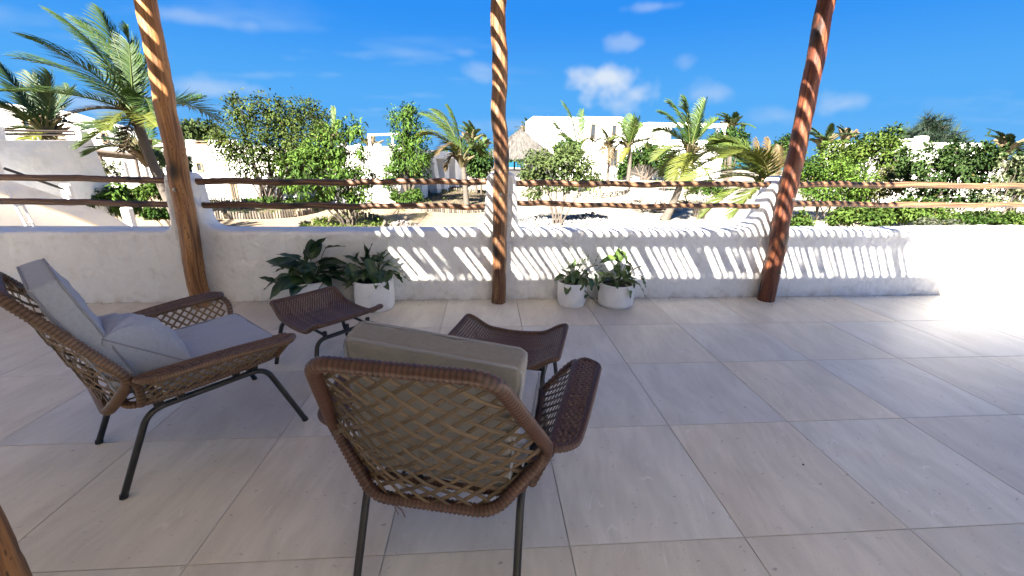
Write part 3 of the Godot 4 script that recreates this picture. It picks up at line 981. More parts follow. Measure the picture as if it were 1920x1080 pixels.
func cushion_shape(size: Vector3, crown: float, seed_: float, sag := 0.0) -> Build:
	# a boxy cushion: flat-ish faces that swell, rounded edges, faint creases
	var b := Build.new()
	var nseg := 34
	for axis in 3:
		for s: float in [-1.0, 1.0]:
			var a1 := (axis + 1) % 3
			var a2 := (axis + 2) % 3
			var g := PackedVector3Array()
			for j in nseg + 1:
				for i in nseg + 1:
					var q := Vector3.ZERO
					q[axis] = s; q[a1] = sin((float(i) / nseg * 2 - 1) * PI / 2); q[a2] = sin((float(j) / nseg * 2 - 1) * PI / 2)
					var h := size / 2
					var r := minf(h.x, minf(h.y, h.z)) * 0.42
					var core := Vector3(clampf(q.x * h.x, -h.x + r, h.x - r), clampf(q.y * h.y, -h.y + r, h.y - r), clampf(q.z * h.z, -h.z + r, h.z - r))
					var d := Vector3(q.x * h.x, q.y * h.y, q.z * h.z) - core
					var p := core + d.normalized() * r
					var u := p / h
					var swell := (1 - u.x * u.x) * (1 - u.y * u.y) if size.z < size.y else (1 - u.x * u.x) * (1 - u.z * u.z)
					if size.z < size.y:
						p.z += signf(u.z) * crown * swell * absf(u.z) + sin(p.y * 26.0 + p.x * 9.0 + noise.get_noise_2d(p.x * 80.0, p.y * 80.0 + seed_) * 6.0) * 0.0024 * absf(u.z)
						p.z += noise.get_noise_3d(p.x * 120.0 + seed_, p.y * 120.0, 3.0) * 0.009
						p.y -= sag * u.x * u.x
					else:
						p.y += signf(u.y) * crown * swell * absf(u.y) + sin(p.x * 16.0 + noise.get_noise_2d(p.x * 90.0, p.z * 90.0 + seed_) * 6.0) * 0.002
						p.y += noise.get_noise_3d(p.x * 120.0 + seed_, p.z * 120.0, 3.0) * 0.007
					p += Vector3(noise.get_noise_2d(p.y * 200.0, seed_), 0, 0) * 0.005
					var edge := fine.get_noise_3d(p.x * 30.0, p.y * 30.0, p.z * 30.0 + seed_) * 0.0012
					g.append(p + p.normalized() * edge)
			b.grid(g, nseg + 1, nseg + 1)
	for i in b.v.size():
		if b.n[i].dot(b.v[i] / (size * size)) < 0:
			b.n[i] = -b.n[i]
	b.ix.clear()
	var per := (nseg + 1) * (nseg + 1)
	for f in 6:
		for j in nseg:
			for i in nseg:
				var a := f * per + j * (nseg + 1) + i
				b.quad(a, a + 1, a + nseg + 2, a + nseg + 1)
	return b


func piping(size: Vector3, front: bool) -> Build:
	var b := Build.new()
	for s: float in [-1.0, 1.0]:
		var h := size / 2 - Vector3.ONE * 0.0030
		var c: Array
		if size.z < size.y:
			c = [Vector3(-h.x, -h.y, s * h.z), Vector3(h.x, -h.y, s * h.z), Vector3(h.x, h.y, s * h.z), Vector3(-h.x, h.y, s * h.z)]
		else:
			c = [Vector3(-h.x, s * h.y, -h.z), Vector3(h.x, s * h.y, -h.z), Vector3(h.x, s * h.y, h.z), Vector3(-h.x, s * h.y, h.z)]
		b.tube(rounded(c, 0.02, 0.02, true), one(0.0042), 6, true)
	return b


func set_cushions(root: Node3D, back_label: String, seat_label: String, lean: float, shift: Vector3, roll: float, seed_: float, back_cover := "cushion") -> void:
	var xf := root.transform
	var s := Vector3(0.425, 0.45, 0.074)
	var o := thing("back_cushion", back_label, "cushion", Vector3.ZERO, 0.0, "grey chair cushions")
	o.transform = xf * Transform3D(Basis(Vector3.BACK, roll) * Basis(Vector3.RIGHT, lean), L(-0.25, 0.015, 0.60) + shift)
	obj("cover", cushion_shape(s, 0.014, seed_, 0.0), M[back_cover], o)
	obj("piping", piping(s, true), M.piping, o)
	s = Vector3(0.485, 0.062, 0.42)
	o = thing("seat_cushion", seat_label, "cushion", Vector3.ZERO, 0.0, "grey chair cushions")
	o.transform = xf * Transform3D(Basis(Vector3.RIGHT, 0.025), L(0.078, 0.0, 0.3905))
	obj("cover", cushion_shape(s, 0.010, seed_ + 9.0), M.cushion, o)
	obj("piping", piping(s, false), M.piping, o)


func make_pillow(label: String, xf: Transform3D, size: float, fat: float) -> void:
	var o := thing("throw_pillow", label, "pillow")
	o.transform = xf
	var b := Build.new()
	var nn := 46
	for s: float in [-1.0, 1.0]:
		var g := PackedVector3Array()
		for j in nn + 1:
			for i in nn + 1:
				var u := sin((float(i) / nn * 2 - 1) * PI / 2)
				var w := sin((float(j) / nn * 2 - 1) * PI / 2)
				var k := pow(maxf((1 - u * u) * (1 - w * w), 0.0), 0.42)
				# the sides pull in between the corners
				var x := u * (1.0 - 0.11 * (1 - w * w) * absf(u)) * size / 2
				var y := w * (1.0 - 0.11 * (1 - u * u) * absf(w)) * size / 2
				var corner := absf(u * w)
				var fold := sin(atan2(absf(w) - 0.95, absf(u) - 0.95) * 9.0 + noise.get_noise_2d(u * 60.0, w * 60.0) * 3.0) * corner * corner * (1.0 - corner * corner) * 0.018
				var z := s * (fat * k + fold * k * 2.0) + noise.get_noise_2d(u * 70.0 + 8.0, w * 70.0) * 0.012 * k
				var sweep := sin((u * 0.8 + w * 1.5) * 14.0 + noise.get_noise_2d(u * 40.0, w * 40.0) * 4.0) * clampf(0.55 - absf(u + 0.45), 0, 1) * clampf(0.6 - absf(w - 0.2), 0, 1) * 0.011
				g.append(Vector3(x, y, z + s * sweep))
		b.grid(g, nn + 1, nn + 1, s < 0)
	obj("cover", b, M.cushion, o)
	b = Build.new()
	var way := PackedVector3Array()
	for side in 4:
		for k in 12:
			var u := k / 12.0 * 2 - 1
			var e := (1.0 - 0.11 * (1 - u * u)) * size / 2
			var p := Vector3(u * size / 2, e, 0)
			way.append(Basis(Vector3.BACK, -side * PI / 2) * p)
	b.tube(way, one(0.003), 6, true)
	obj("seam", b, M.piping, o)


func stool_at(r: float, s: float) -> Vector3:
	var k := clampf((absf(r) - 0.13) / 0.145, 0, 1)
	return L(s * 0.20 * (1.0 - 0.05 * k), r, 0.305 + 0.066 * k * k * (3 - 2 * k) - 0.010 * (1 - pow(r / 0.13, 2.0) if absf(r) < 0.13 else 0.0) + 0.004 * s * s)


func make_stool(called: String, label: String, at: Vector3, yaw: float, c0: Color, c1: Color) -> Node3D:
	var root := thing(called, label, "footstool", at, -yaw, "wicker footstools on the terrace")
	var b := Build.new()
	var nr := 88
	for j in 52:
		var s := -0.96 + 1.92 * (j + 0.5) / 52
		var p := PackedVector3Array()
		for i in nr + 1:
			var r := -0.266 + 0.532 * i / nr
			p.append(stool_at(r, s) + Vector3(0, sin(i * PI / 2 + j * PI) * 0.0023, 0))
		strand(b, p, 0.0036, Vector3.UP, c0.lerp(c1, rng.randf()))
	for i in 44:
		var r := -0.262 + 0.524 * (i + 0.5) / 44
		var p := PackedVector3Array()
		for k in 25:
			p.append(stool_at(r, -0.97 + 1.94 * k / 24.0) - Vector3(0, 0.001, 0))
		strand(b, p, 0.0040, Vector3.UP, c0.lerp(c1, rng.randf() * 0.7))
	stuff(obj("woven_seat", b, M.rattan, root))
	b = Build.new()
	var rim: Array = []
	for k in 25:
		rim.append(stool_at(-0.268 + 0.536 * k / 24.0, -1.0))
	for k in 9:
		rim.append(stool_at(0.272, -0.9 + 1.8 * k / 8.0))
	for k in 25:
		rim.append(stool_at(0.268 - 0.536 * k / 24.0, 1.0))
	for k in 9:
		rim.append(stool_at(-0.272, 0.9 - 1.8 * k / 8.0))
	wrapped(b, rounded(rim, 0.02, 0.008, true), 0.0135, true, 0.0085, c0, c1)
	obj("rim", b, M.rattan, root)
	for side: float in [-1.0, 1.0]:
		b = Build.new()
		b.tube(rounded([L(0.235, side * 0.235, 0.004), L(0.175, side * 0.205, 0.268), L(-0.175, side * 0.205, 0.268), L(-0.235, side * 0.235, 0.004)], 0.05, 0.012), one(0.0115), 12)
		var leg := obj("leg", b, M.steel, root)
		b = Build.new()
		for s: float in [-0.13, 0.0, 0.13]:
			b.box(L(s, side * 0.205, 0.289), Vector3(0.015, 0.036, 0.022), 0.003)
		obj("bracket", b, M.steel, leg)
	b = Build.new()
	for s: float in [-0.12, 0.12]:
		b.tube(pts([L(s, -0.205, 0.274), L(s, 0.205, 0.274)]), one(0.008), 8)
	obj("cross_bar", b, M.steel, root)
	return root


# ---------------------------------------------------------------- pot plants
func leaf_mesh(length: float, width: float, droop: float, fold: float, wave: float, c: Color, tip: Color) -> ArrayMesh:
	# a broad leaf growing along -z from its stalk, arched, folded along the midrib, edges wavy
	var b := Build.new()
	var m := 11
	var g := PackedVector3Array()
	for j in m:
		var t := float(j) / (m - 1)
		var w := width * pow(sin(PI * pow(t, 0.72)), 0.85) * 0.5 if j > 0 and j < m - 1 else 0.0008
		var a := droop * t
		var z := -length * (sin(a) / maxf(droop, 0.01)) if droop > 0.01 else -length * t
		var y := -length * (1 - cos(a)) / maxf(droop, 0.01) if droop > 0.01 else 0.0
		for i in 5:
			var u := (i - 2) / 2.0
			g.append(Vector3(u * w, y + absf(u) * w * fold + sin(t * 17.0 + u * 2.0) * wave * absf(u), z))
	b.grid(g, 5, m)
	for i in b.v.size():
		var t := float(int(i / 5.0)) / (m - 1)
		var rib := 0.35 if i % 5 == 2 else 0.0
		b.c[i] = c.lerp(tip, t * 0.5).lerp(Color(0.16, 0.22, 0.07), rib)
	return b.mesh()


func pot(called: String, label: String, at: Vector3, r: float, h: float, lip: float, turn: float) -> Node3D:
	var root := thing(called, label, "plant pot", at, turn, "white plant pots by the parapet")
	var b := Build.new()
	b.lathe(PackedVector2Array([Vector2(0.001, 0), Vector2(r * 0.90, 0), Vector2(r * 0.915, 0.004), Vector2(r * 0.92, 0.012), Vector2(r * lip, 0.018), Vector2(r * 0.985, 0.03), Vector2(r, h * 0.5), Vector2(r * 0.995, h - 0.008), Vector2(r * 0.985, h - 0.002), Vector2(r * 0.965, h), Vector2(r * 0.93, h), Vector2(r * 0.91, h - 0.003), Vector2(r * 0.90, h - 0.01), Vector2(r * 0.89, h * 0.55)]), 48, Vector3.ZERO, 0.006)
	obj("pot_body", b, M.pot, root)
	b = Build.new()
	var g := PackedVector3Array()
	for j in 13:
		for i in 13:
			var q := Vector2(i / 6.0 - 1, j / 6.0 - 1)
			if q.length() > 1.0: q = q.normalized()
			g.append(Vector3(q.x * r * 0.895, h - 0.022 + noise.get_noise_2d(q.x * 200.0, q.y * 200.0) * 0.012, q.y * r * 0.895))
	b.grid(g, 13, 13, true)
	obj("soil", b, M.soil, root)
	return root


func plant(label: String, at: Vector3, leaves: Array, stem_from: float, c0: Color, c1: Color) -> void:
	# leaves: [tip-side start x, y, z, azimuth, pitch, roll, length, width, droop, tone]
	var root := thing("potted_plant", label, "plant", at)
	var st := Build.new()
	st.col = Color(0.07, 0.10, 0.03)
	for k: Array in leaves:
		var q := Vector3(k[0], k[1], k[2])
		var foot := Vector3(q.x * 0.18, stem_from, q.z * 0.18)
		var mid := foot.lerp(q, 0.5) + Vector3(0, 0.25 * (q - foot).length(), 0) * 0.5
		var p := PackedVector3Array()
		for i in 9:
			var t := i / 8.0
			p.append(foot.lerp(mid, t).lerp(mid.lerp(q, t), t))
		st.tube(p, PackedFloat32Array([0.0045, 0.004, 0.004, 0.0036, 0.0034, 0.003, 0.003, 0.0026, 0.0024]), 6)
		var tone: float = k[9]
		var c := c0.lerp(c1, tone)
		var lf := obj("leaf", leaf_mesh(k[6] * 1.08, k[7] * 1.35, k[8], 0.28, 0.004, c, c.lerp(c1, 0.3)), M.pot_leaf, root)
		lf.transform = Transform3D(Basis(Vector3.UP, k[3]) * Basis(Vector3.RIGHT, k[4]) * Basis(Vector3.BACK, k[5]), q)
	obj("stems", st, M.pot_leaf, root)


func leaf_fan(n: int, reach: float, low: float, high: float, len0: float, len1: float, wide: float, droop: float) -> Array:
	var out: Array = []
	for i in n:
		var a := i * 2.399963 + rng.randf_range(-0.35, 0.35)
		var k := sqrt((i + 0.5) / n)
		var h := lerpf(high, low, k) + rng.randf_range(-0.03, 0.03)
		var d := reach * k * rng.randf_range(0.75, 1.05)
		var l := rng.randf_range(len0, len1)
		out.append([-sin(a) * d, h, -cos(a) * d, a, lerpf(0.9, -0.25, k) + rng.randf_range(-0.3, 0.3), rng.randf_range(-0.5, 0.5), l, l * wide * rng.randf_range(0.8, 1.1), droop * rng.randf_range(0.5, 1.3), rng.randf()])
	return out


# ---------------------------------------------------------------- garden
func ground_y(x: float, z: float) -> float:
	return -2.6 + clampf(-z - 5.0, 0.0, 55.0) * 0.016 - clampf(-z - 95.0, 0.0, 400.0) * 0.06 + noise.get_noise_2d(x * 3.0, z * 3.0) * 0.12


func make_ground() -> void:
	var b := Build.new()
	var xs := PackedFloat32Array()
	var zs := PackedFloat32Array()
	for i in 171:
		var t := i / 85.0 - 1.0
		xs.append(signf(t) * (pow(absf(t), 2.2) * 330.0 + absf(t) * 20.0))
	for j in 150:
		var t := j / 149.0
		zs.append(-0.25 - t * 22.0 - pow(t, 2.6) * 115.0)
	zs.insert(0, 30.0)
	zs.insert(0, 120.0)
	var nx := xs.size()
	for z in zs:
		for x in xs:
			var y := ground_y(x, minf(z, -0.2))
			if z > -30.0: y += noise.get_noise_2d(x * 22.0, z * 22.0) * 0.05
			var e := 0.3
			var nn := Vector3(ground_y(x - e, z) - ground_y(x + e, z), 2 * e, ground_y(x, z - e) - ground_y(x, z + e)).normalized()
			# pale coral sand, a tan gravel drive to the left, dry leaf litter in patches
			var k := noise.get_noise_2d(x * 9.0, z * 9.0)
			var c := Color(0.50, 0.455, 0.37).lerp(Color(0.60, 0.565, 0.49), clampf(k * 1.5 + 0.5, 0, 1))
			var drive := clampf((1.2 - x * 0.9 + k * 2.0) * 0.4, 0, 1) * clampf((z + 42.0) / 8.0, 0, 1)
			c = c.lerp(Color(0.45, 0.335, 0.21), drive * 0.85)
			var litter := clampf(noise.get_noise_2d(x * 30.0 + 400.0, z * 30.0) * 3.5 - 0.75, 0, 1)
			c = c.lerp(Color(0.33, 0.25, 0.16), litter * 0.55)
			b.col = c
			b.vert(Vector3(x, y, z), nn)
	for j in zs.size() - 1:
		for i in nx - 1:
			var a := j * nx + i
			b.quad(a, a + 1, a + nx + 1, a + nx)
	struct("ground", b, M.ground)
	b = Build.new()
	b.face(Vector3(-4000, -5.6, -108), Vector3(4000, -5.6, -108), Vector3(4000, -5.6, -5000), Vector3(-4000, -5.6, -5000), Vector3.UP)
	struct("sea", b, M.sea)
	b = Build.new()
	b.box(Vector3(-0.9, -1.55, 3.6), Vector3(13.0, 2.66, 7.2), 0.02)
	struct("house_base", b, M.plaster)


func small_leaf(fold: float, w: float, curl: float) -> ArrayMesh:
	var b := Build.new()
	var nl := Vector3(-0.35, 0.9, 0.1).normalized()
	var nr := Vector3(0.35, 0.9, 0.1).normalized()
	var a := b.vert(Vector3(0, 0, 0), Vector3.UP)
	var m := b.vert(Vector3(0, 0.02, -0.55), Vector3.UP)
	var t := b.vert(Vector3(0, -curl, -1.0), Vector3(0, 0.85, -0.5).normalized())
	var l := b.vert(Vector3(-w, fold, -0.48), nl)
	var r := b.vert(Vector3(w, fold, -0.48), nr)
	b.tri(a, l, m); b.tri(l, t, m); b.tri(a, m, r); b.tri(r, m, t)
	return b.mesh()


# foliage through a set of blobs [x, y, z, rx, ry, rz]; holes where the clump noise is low
func crown(parent: Node3D, at: Vector3, blobs: Array, n: int, size: float, c0: Color, c1: Color, kind: int, gap := 0.0, called := "foliage") -> void:
	var vol := 0.0
	for k: Array in blobs:
		vol += pow(k[3] * k[4] * k[5], 0.67)
	var xf: Array[Transform3D] = []
	var cols := PackedColorArray()
	var off := rng.randf() * 500.0
	for k: Array in blobs:
		var mine := int(n * pow(k[3] * k[4] * k[5], 0.67) / vol)
		var o := Vector3(k[0], k[1], k[2])
		for i in mine:
			var d := rv().normalized()
			var rad := pow(rng.randf(), 0.45) * (1.0 + 0.28 * noise.get_noise_3d(d.x * 30.0 + off, d.y * 30.0, d.z * 30.0) * 2.0) * 0.98
			if rng.randf() < 0.06: rad *= 1.3
			var p := o + Vector3(d.x * k[3], d.y * k[4], d.z * k[5]) * rad
			var clump := noise.get_noise_3d(p.x * 26.0 + off, p.y * 26.0, p.z * 26.0)
			if clump < gap - 0.22:
				continue
			var up := (d * 0.7 + Vector3(0, 0.75, 0) + rv() * 0.8).normalized()
			var fw := (d * 0.8 + rv() + Vector3(-0.25, -0.35, 0)).normalized()
			var side := fw.cross(up)
			if side.length() < 0.05:
				continue
			side = side.normalized()
			var s := size * rng.randf_range(0.65, 1.25)
			xf.append(Transform3D(Basis(side * s, side.cross(fw) * s, -fw * s), p - at))
			var t := clampf(0.5 + noise.get_noise_3d(p.x * 14.0 + off, p.y * 14.0, p.z * 14.0) * 1.1 + rng.randf_range(-0.35, 0.35), 0, 1)
			var c := c0.lerp(c1, t)
			if rng.randf() < 0.012: c = Color(0.13, 0.10, 0.035)
			cols.append(c)
	copies(called, LEAVES[kind], M.leaf, xf, cols, parent)


var LEAVES: Array[ArrayMesh] = []


func tree(called: String, label: String, category: String, at: Vector3, stems: Array, blobs: Array, n: int, size: float, c0: Color, c1: Color, kind := 0, gap := 0.0, girth := 0.07, group := "") -> Node3D:
	var root := thing(called, label, category, at, 0.0, group)
	var b := Build.new()
	for i in blobs.size():
		var k: Array = blobs[i]
		var foot: Vector3 = stems[i % stems.size()]
		var end := Vector3(k[0], k[1], k[2]) - at
		foot = foot - at
		var mid := foot.lerp(end, 0.5) + rv() * 0.10 * end.length() + Vector3(0, 0.06 * end.length(), 0)
		mid.x = lerpf(mid.x, foot.x, 0.35); mid.z = lerpf(mid.z, foot.z, 0.35)
		var p := PackedVector3Array()
		var r := PackedFloat32Array()
		for j in 9:
			var t := j / 8.0
			p.append(foot.lerp(mid, t).lerp(mid.lerp(end, t), t) + (rv() * 0.012 * end.length() if j > 0 else Vector3.ZERO))
			r.append(girth * lerpf(1.0, 0.18, t) * (1.0 if i < stems.size() else 0.7))
		b.tube(p, r, 7)
		for q in 6:
			var d := rv().normalized()
			var tip := end + Vector3(d.x * k[3], d.y * k[4], d.z * k[5]) * 0.85
			var from := p[rng.randi_range(5, 8)]
			b.tube(pts([from, from.lerp(tip, 0.5) + rv() * 0.06, tip]), PackedFloat32Array([girth * 0.22, girth * 0.14, girth * 0.05]), 5)
	obj("trunk", b, M.bark, root)
	crown(root, at, blobs, n, size, c0, c1, kind, gap, "crown")
	return root


# one palm leaf: a curved rib with two rows of narrow leaflets that hang and are pushed by the wind
func frond(p0: Vector3, p1: Vector3, p2: Vector3, n: int, reach: float, hang: float, wind: Vector3, c0: Color, c1: Color, wide: float, ragged := 0.0) -> Build:
	var b := Build.new()
	var rib := PackedVector3Array()
	var rr := PackedFloat32Array()
	var len := (p1 - p0).length() + (p2 - p1).length()
	for i in 15:
		var t := i / 14.0
		rib.append(p0.lerp(p1, t).lerp(p1.lerp(p2, t), t))
		rr.append(lerpf(0.026, 0.004, t) * wide)
	b.col = c1.lerp(Color(0.18, 0.17, 0.06), 0.45)
	b.tube(rib, rr, 5)
	var twist := rng.randf_range(-0.5, 0.5)
	for i in n:
		var t := 0.10 + 0.90 * (i + rng.randf_range(-0.3, 0.3)) / n
		t = clampf(t, 0.06, 0.995)
		var q := p0.lerp(p1, t).lerp(p1.lerp(p2, t), t)
		var tan := ((p1 - p0).lerp(p2 - p1, t)).normalized()
		var side := tan.cross(Vector3.UP)
		if side.length() < 0.15: side = tan.cross(Vector3(0.5, 0, 1))
		side = side.normalized().rotated(tan, twist * t)
		var l := reach * pow(sin(PI * clampf(0.12 + t * 0.80, 0, 1)), 0.7) * rng.randf_range(0.85, 1.1)
		for s: float in [-1.0, 1.0]:
			if rng.randf() < ragged: continue
			var d := (side * s * lerpf(0.95, 0.5, t) + tan * lerpf(0.35, 0.95, t) + Vector3(0, 0.22, 0) + rv() * 0.12).normalized()
			var a := q
			var w := 0.0145 * pow(wide, 1.35)
			var prev := PackedInt32Array()
			b.col = c0.lerp(c1, clampf(rng.randf() * 0.8 + t * 0.2, 0, 1))
			for k in 4:
				var f := k / 3.0
				var nn := d.cross(tan).normalized() * s
				if nn.y < 0: nn = -nn
				var across := d.cross(nn).normalized()
				var ww := w * (1.0 - f * f * 0.92) * (0.55 if k == 0 else 1.0)
				var i0 := b.vert(a - across * ww, (nn - across * 0.4).normalized())
				var i1 := b.vert(a + across * ww, (nn + across * 0.4).normalized())
				if k > 0:
					b.quad(prev[0], prev[1], i1, i0)
				prev = PackedInt32Array([i0, i1])
				a += d * l / 3.0
				d = (d + Vector3(0, -hang, 0) * (0.4 + f) + wind * 0.55).normalized()
	return b


func palm_trunk(foot: Vector3, mid: Vector3, head: Vector3, r0: float, r1: float, c: Color) -> Build:
	var b := Build.new()
	var p := PackedVector3Array()
	var r := PackedFloat32Array()
	var m := 64
	for i in m:
		var t := float(i) / (m - 1)
		p.append(foot.lerp(mid, t).lerp(mid.lerp(head, t), t))
		var ring := fposmod(t * 21.0, 1.0)
		r.append((lerpf(r0, r1, pow(t, 0.7)) + r0 * 0.35 * exp(-t * 14.0)) * (1.0 + 0.06 * ring))
	b.tube(p, r, 12)
	for i in b.v.size():
		var t := float(int(i / 13.0)) / (m - 1)
		var ring := fposmod(t * 21.0, 1.0)
		var k := noise.get_noise_3d(b.v[i].x * 120.0, b.v[i].y * 90.0, b.v[i].z * 120.0)
		b.c[i] = c * (0.85 + 0.3 * k + (0.28 if ring > 0.75 else 0.0))
		if k > 0.25: b.c[i] = b.c[i].lerp(Color(0.10, 0.08, 0.06), 0.5)
	return b


# fronds: [p1, p2, tone (0 green .. 1 yellow .. 2 dead), leaflet reach]
func palm(label: String, foot: Vector3, mid: Vector3, head: Vector3, r0: float, r1: float, fronds: Array, n: int, wind: Vector3, c0: Color, c1: Color, wide := 1.0, hang := 0.28, called := "coconut_palm") -> Node3D:
	var root := thing(called, label, "palm tree", foot, 0.0, "wind-blown palms in the garden")
	obj("trunk", palm_trunk(Vector3.ZERO, mid - foot, head - foot, r0, r1, Color(0.095, 0.082, 0.068)), M.vertex, root)
	var b := Build.new()
	for i in 14:
		var d := rv().normalized()
		d.y = absf(d.y) * 0.6 + 0.2
		var h := head - foot - Vector3(0, 0.1, 0)
		b.col = Color(0.11, 0.075, 0.045).lerp(Color(0.07, 0.07, 0.025), rng.randf())
		b.tube(pts([h - Vector3(0, 0.22, 0) * wide, h + d * 0.16 * wide, h + d * 0.42 * wide + Vector3(0, 0.1, 0)]), PackedFloat32Array([0.05 * wide, 0.06 * wide, 0.02 * wide]), 6)
	obj("leaf_bases", b, M.vertex, root)
	for f: Array in fronds:
		var tone: float = f[2]
		var a := c0
		var z := c1
		if tone > 1.5:
			a = Color(0.11, 0.068, 0.035); z = Color(0.20, 0.13, 0.07)
		elif tone > 0.01:
			a = c0.lerp(Color(0.11, 0.12, 0.022), tone); z = c1.lerp(Color(0.20, 0.19, 0.038), tone)
		obj("frond", frond(head - foot, f[0] - foot, f[1] - foot, n, f[3], hang * (1.6 if tone > 1.5 else 1.0), wind, a, z, wide, 0.25 if tone > 1.5 else 0.03), M.frond, root)
	return root


# a palm too far off to draw frond by frond: fronds round the head, bent over by the wind
func far_palm(label: String, foot: Vector3, head: Vector3, reach: float, count: int, n: int, wind: Vector3, c0: Color, c1: Color, wide: float, yellow := 0.0) -> void:
	var fr: Array = []
	for i in count:
		var az := TAU * i / count + rng.randf_range(-0.3, 0.3)
		var el := rng.randf_range(0.0, 1.35)
		var d := Vector3(cos(az) * cos(el), sin(el), sin(az) * cos(el))
		var l := reach * rng.randf_range(0.8, 1.1)
		var p1 := head + d * l * 0.5
		var p2 := p1 + (d + wind * 0.9 + Vector3(0, -0.75, 0)).normalized() * l * 0.55
		fr.append([p1, p2, yellow * rng.randf() if rng.randf() < 0.6 else (2.0 if yellow > 0.3 and el < 0.1 else 0.0), reach * 0.23])
	palm(label, foot, foot.lerp(head, 0.5) + Vector3(rng.randf_range(-0.15, 0.15), 0, 0), head, 0.075 * wide + 0.05, 0.05 * wide + 0.03, fr, n, wind, c0, c1, wide)


func wall_box(called: String, root: Node3D, at: Vector3, size: Vector3, m: Material, turn := Basis.IDENTITY, bevel := 0.03) -> void:
	var b := Build.new()
	b.box(at, size, bevel, turn)
	obj(called, b, m, root)


# a framed window or door on a wall face whose outward direction is the root's +z
func window(root: Node3D, at: Vector3, w: float, h: float, frame: Material, pane: Material, called := "window", bars := 0) -> void:
	var b := Build.new()
	var t := 0.09
	b.box(at + Vector3(-w / 2 + t / 2, 0, 0.035), Vector3(t, h, 0.09), 0.008)
	b.box(at + Vector3(w / 2 - t / 2, 0, 0.035), Vector3(t, h, 0.09), 0.008)
	b.box(at + Vector3(0, h / 2 - t / 2, 0.033), Vector3(w - 2 * t - 0.004, t, 0.085), 0.008)
	b.box(at + Vector3(0, -h / 2 + t / 2, 0.033), Vector3(w - 2 * t - 0.004, t, 0.085), 0.008)
	for k in bars:
		b.box(at + Vector3(-w / 2 + w * (k + 1.0) / (bars + 1), 0, 0.028), Vector3(0.035, h - 2 * t - 0.004, 0.05), 0.004)
	var o := obj(called, b, frame, root)
	b = Build.new()
	b.box(at + Vector3(0, 0, 0.006), Vector3(w - 2 * t - 0.008, h - 2 * t - 0.008, 0.018))
	obj("pane", b, pane, o)


func bed(label: String, edge: Array, mound: float, c0: Color, c1: Color, cover: int, green: float, log_h: float) -> void:
	# a planting bed edged with short upright logs; edge is a closed line on the ground
	var root := thing("planting_bed", label, "planting bed")
	var way := rounded(edge, 0.8, 0.14, true)
	var mid := Vector3.ZERO
	for p in way: mid += p / way.size()
	root.position = mid
	var b := Build.new()
	var rings := 7
	var m := way.size()
	for j in rings:
		var k := 1.0 - j / float(rings - 1)
		for i in m + 1:
			var p := (way[i % m] - mid) * k
			p.y = ground_y(p.x + mid.x, p.z + mid.z) - mid.y + 0.03 + mound * (1 - k * k) + noise.get_noise_2d((p.x + mid.x) * 40.0, (p.z + mid.z) * 40.0) * 0.06 * (1 - k)
			b.col = Color(0.16, 0.12, 0.075).lerp(Color(0.30, 0.23, 0.14), clampf(0.5 + noise.get_noise_2d(p.x * 50.0, p.z * 50.0) * 1.6, 0, 1))
			b.vert(p, Vector3.UP)
	for j in rings - 1:
		for i in m:
			var a := j * (m + 1) + i
			b.quad(a, a + 1, a + m + 2, a + m + 1)
	obj("soil", b, M.ground, root)
	var lm := Build.new()
	lm.tube(pts([Vector3(0, -0.1, 0), Vector3(0, 0.97, 0), Vector3(0, 1.0, 0)]), PackedFloat32Array([0.058, 0.056, 0.048]), 8)
	var shape := lm.mesh()
	var mats: Array[StandardMaterial3D] = [M.log0, M.log1, M.log2]
	for i in mini(m, 290):
		if rng.randf() < 0.05: continue
		var p := way[i] - mid
		var o := obj("edging_log", shape, mats[rng.randi() % 3], root)
		o.position = Vector3(p.x, ground_y(way[i].x, way[i].z) - mid.y, p.z)
		o.scale = Vector3(1, log_h * rng.randf_range(0.75, 1.15), 1)
		o.rotation = Vector3(rng.randf_range(-0.08, 0.08), rng.randf() * TAU, rng.randf_range(-0.08, 0.08))
	var xf: Array[Transform3D] = []
	var cols := PackedColorArray()
	var poly := PackedVector2Array()
	for p in way: poly.append(Vector2(p.x, p.z))
	var lo := poly[0]
	var hi := poly[0]
	for p in poly:
		lo = lo.min(p); hi = hi.max(p)
	for i in cover * 3:
		if xf.size() >= cover: break
		var q := Vector2(rng.randf_range(lo.x, hi.x), rng.randf_range(lo.y, hi.y))
		if not Geometry2D.is_point_in_polygon(q, poly): continue
		var grow := noise.get_noise_2d(q.x * 24.0 + 70.0, q.y * 24.0)
		var live := grow + green > rng.randf_range(-0.15, 0.15)
		var p := Vector3(q.x, ground_y(q.x, q.y) + mound * 0.5 + rng.randf_range(0.02, 0.10 if not live else 0.34), q.y)
		var s := rng.randf_range(0.08, 0.17)
		var bs := Basis(Vector3.UP, rng.randf() * TAU) * Basis(Vector3.RIGHT, rng.randf_range(-0.5, 0.9))
		xf.append(Transform3D(bs.scaled(Vector3.ONE * s), p - mid))
		cols.append(c0.lerp(c1, rng.randf()) if live else Color(0.08, 0.058, 0.032).lerp(Color(0.19, 0.145, 0.085), rng.randf()))
	copies("ground_cover", LEAVES[0], M.leaf, xf, cols, root)


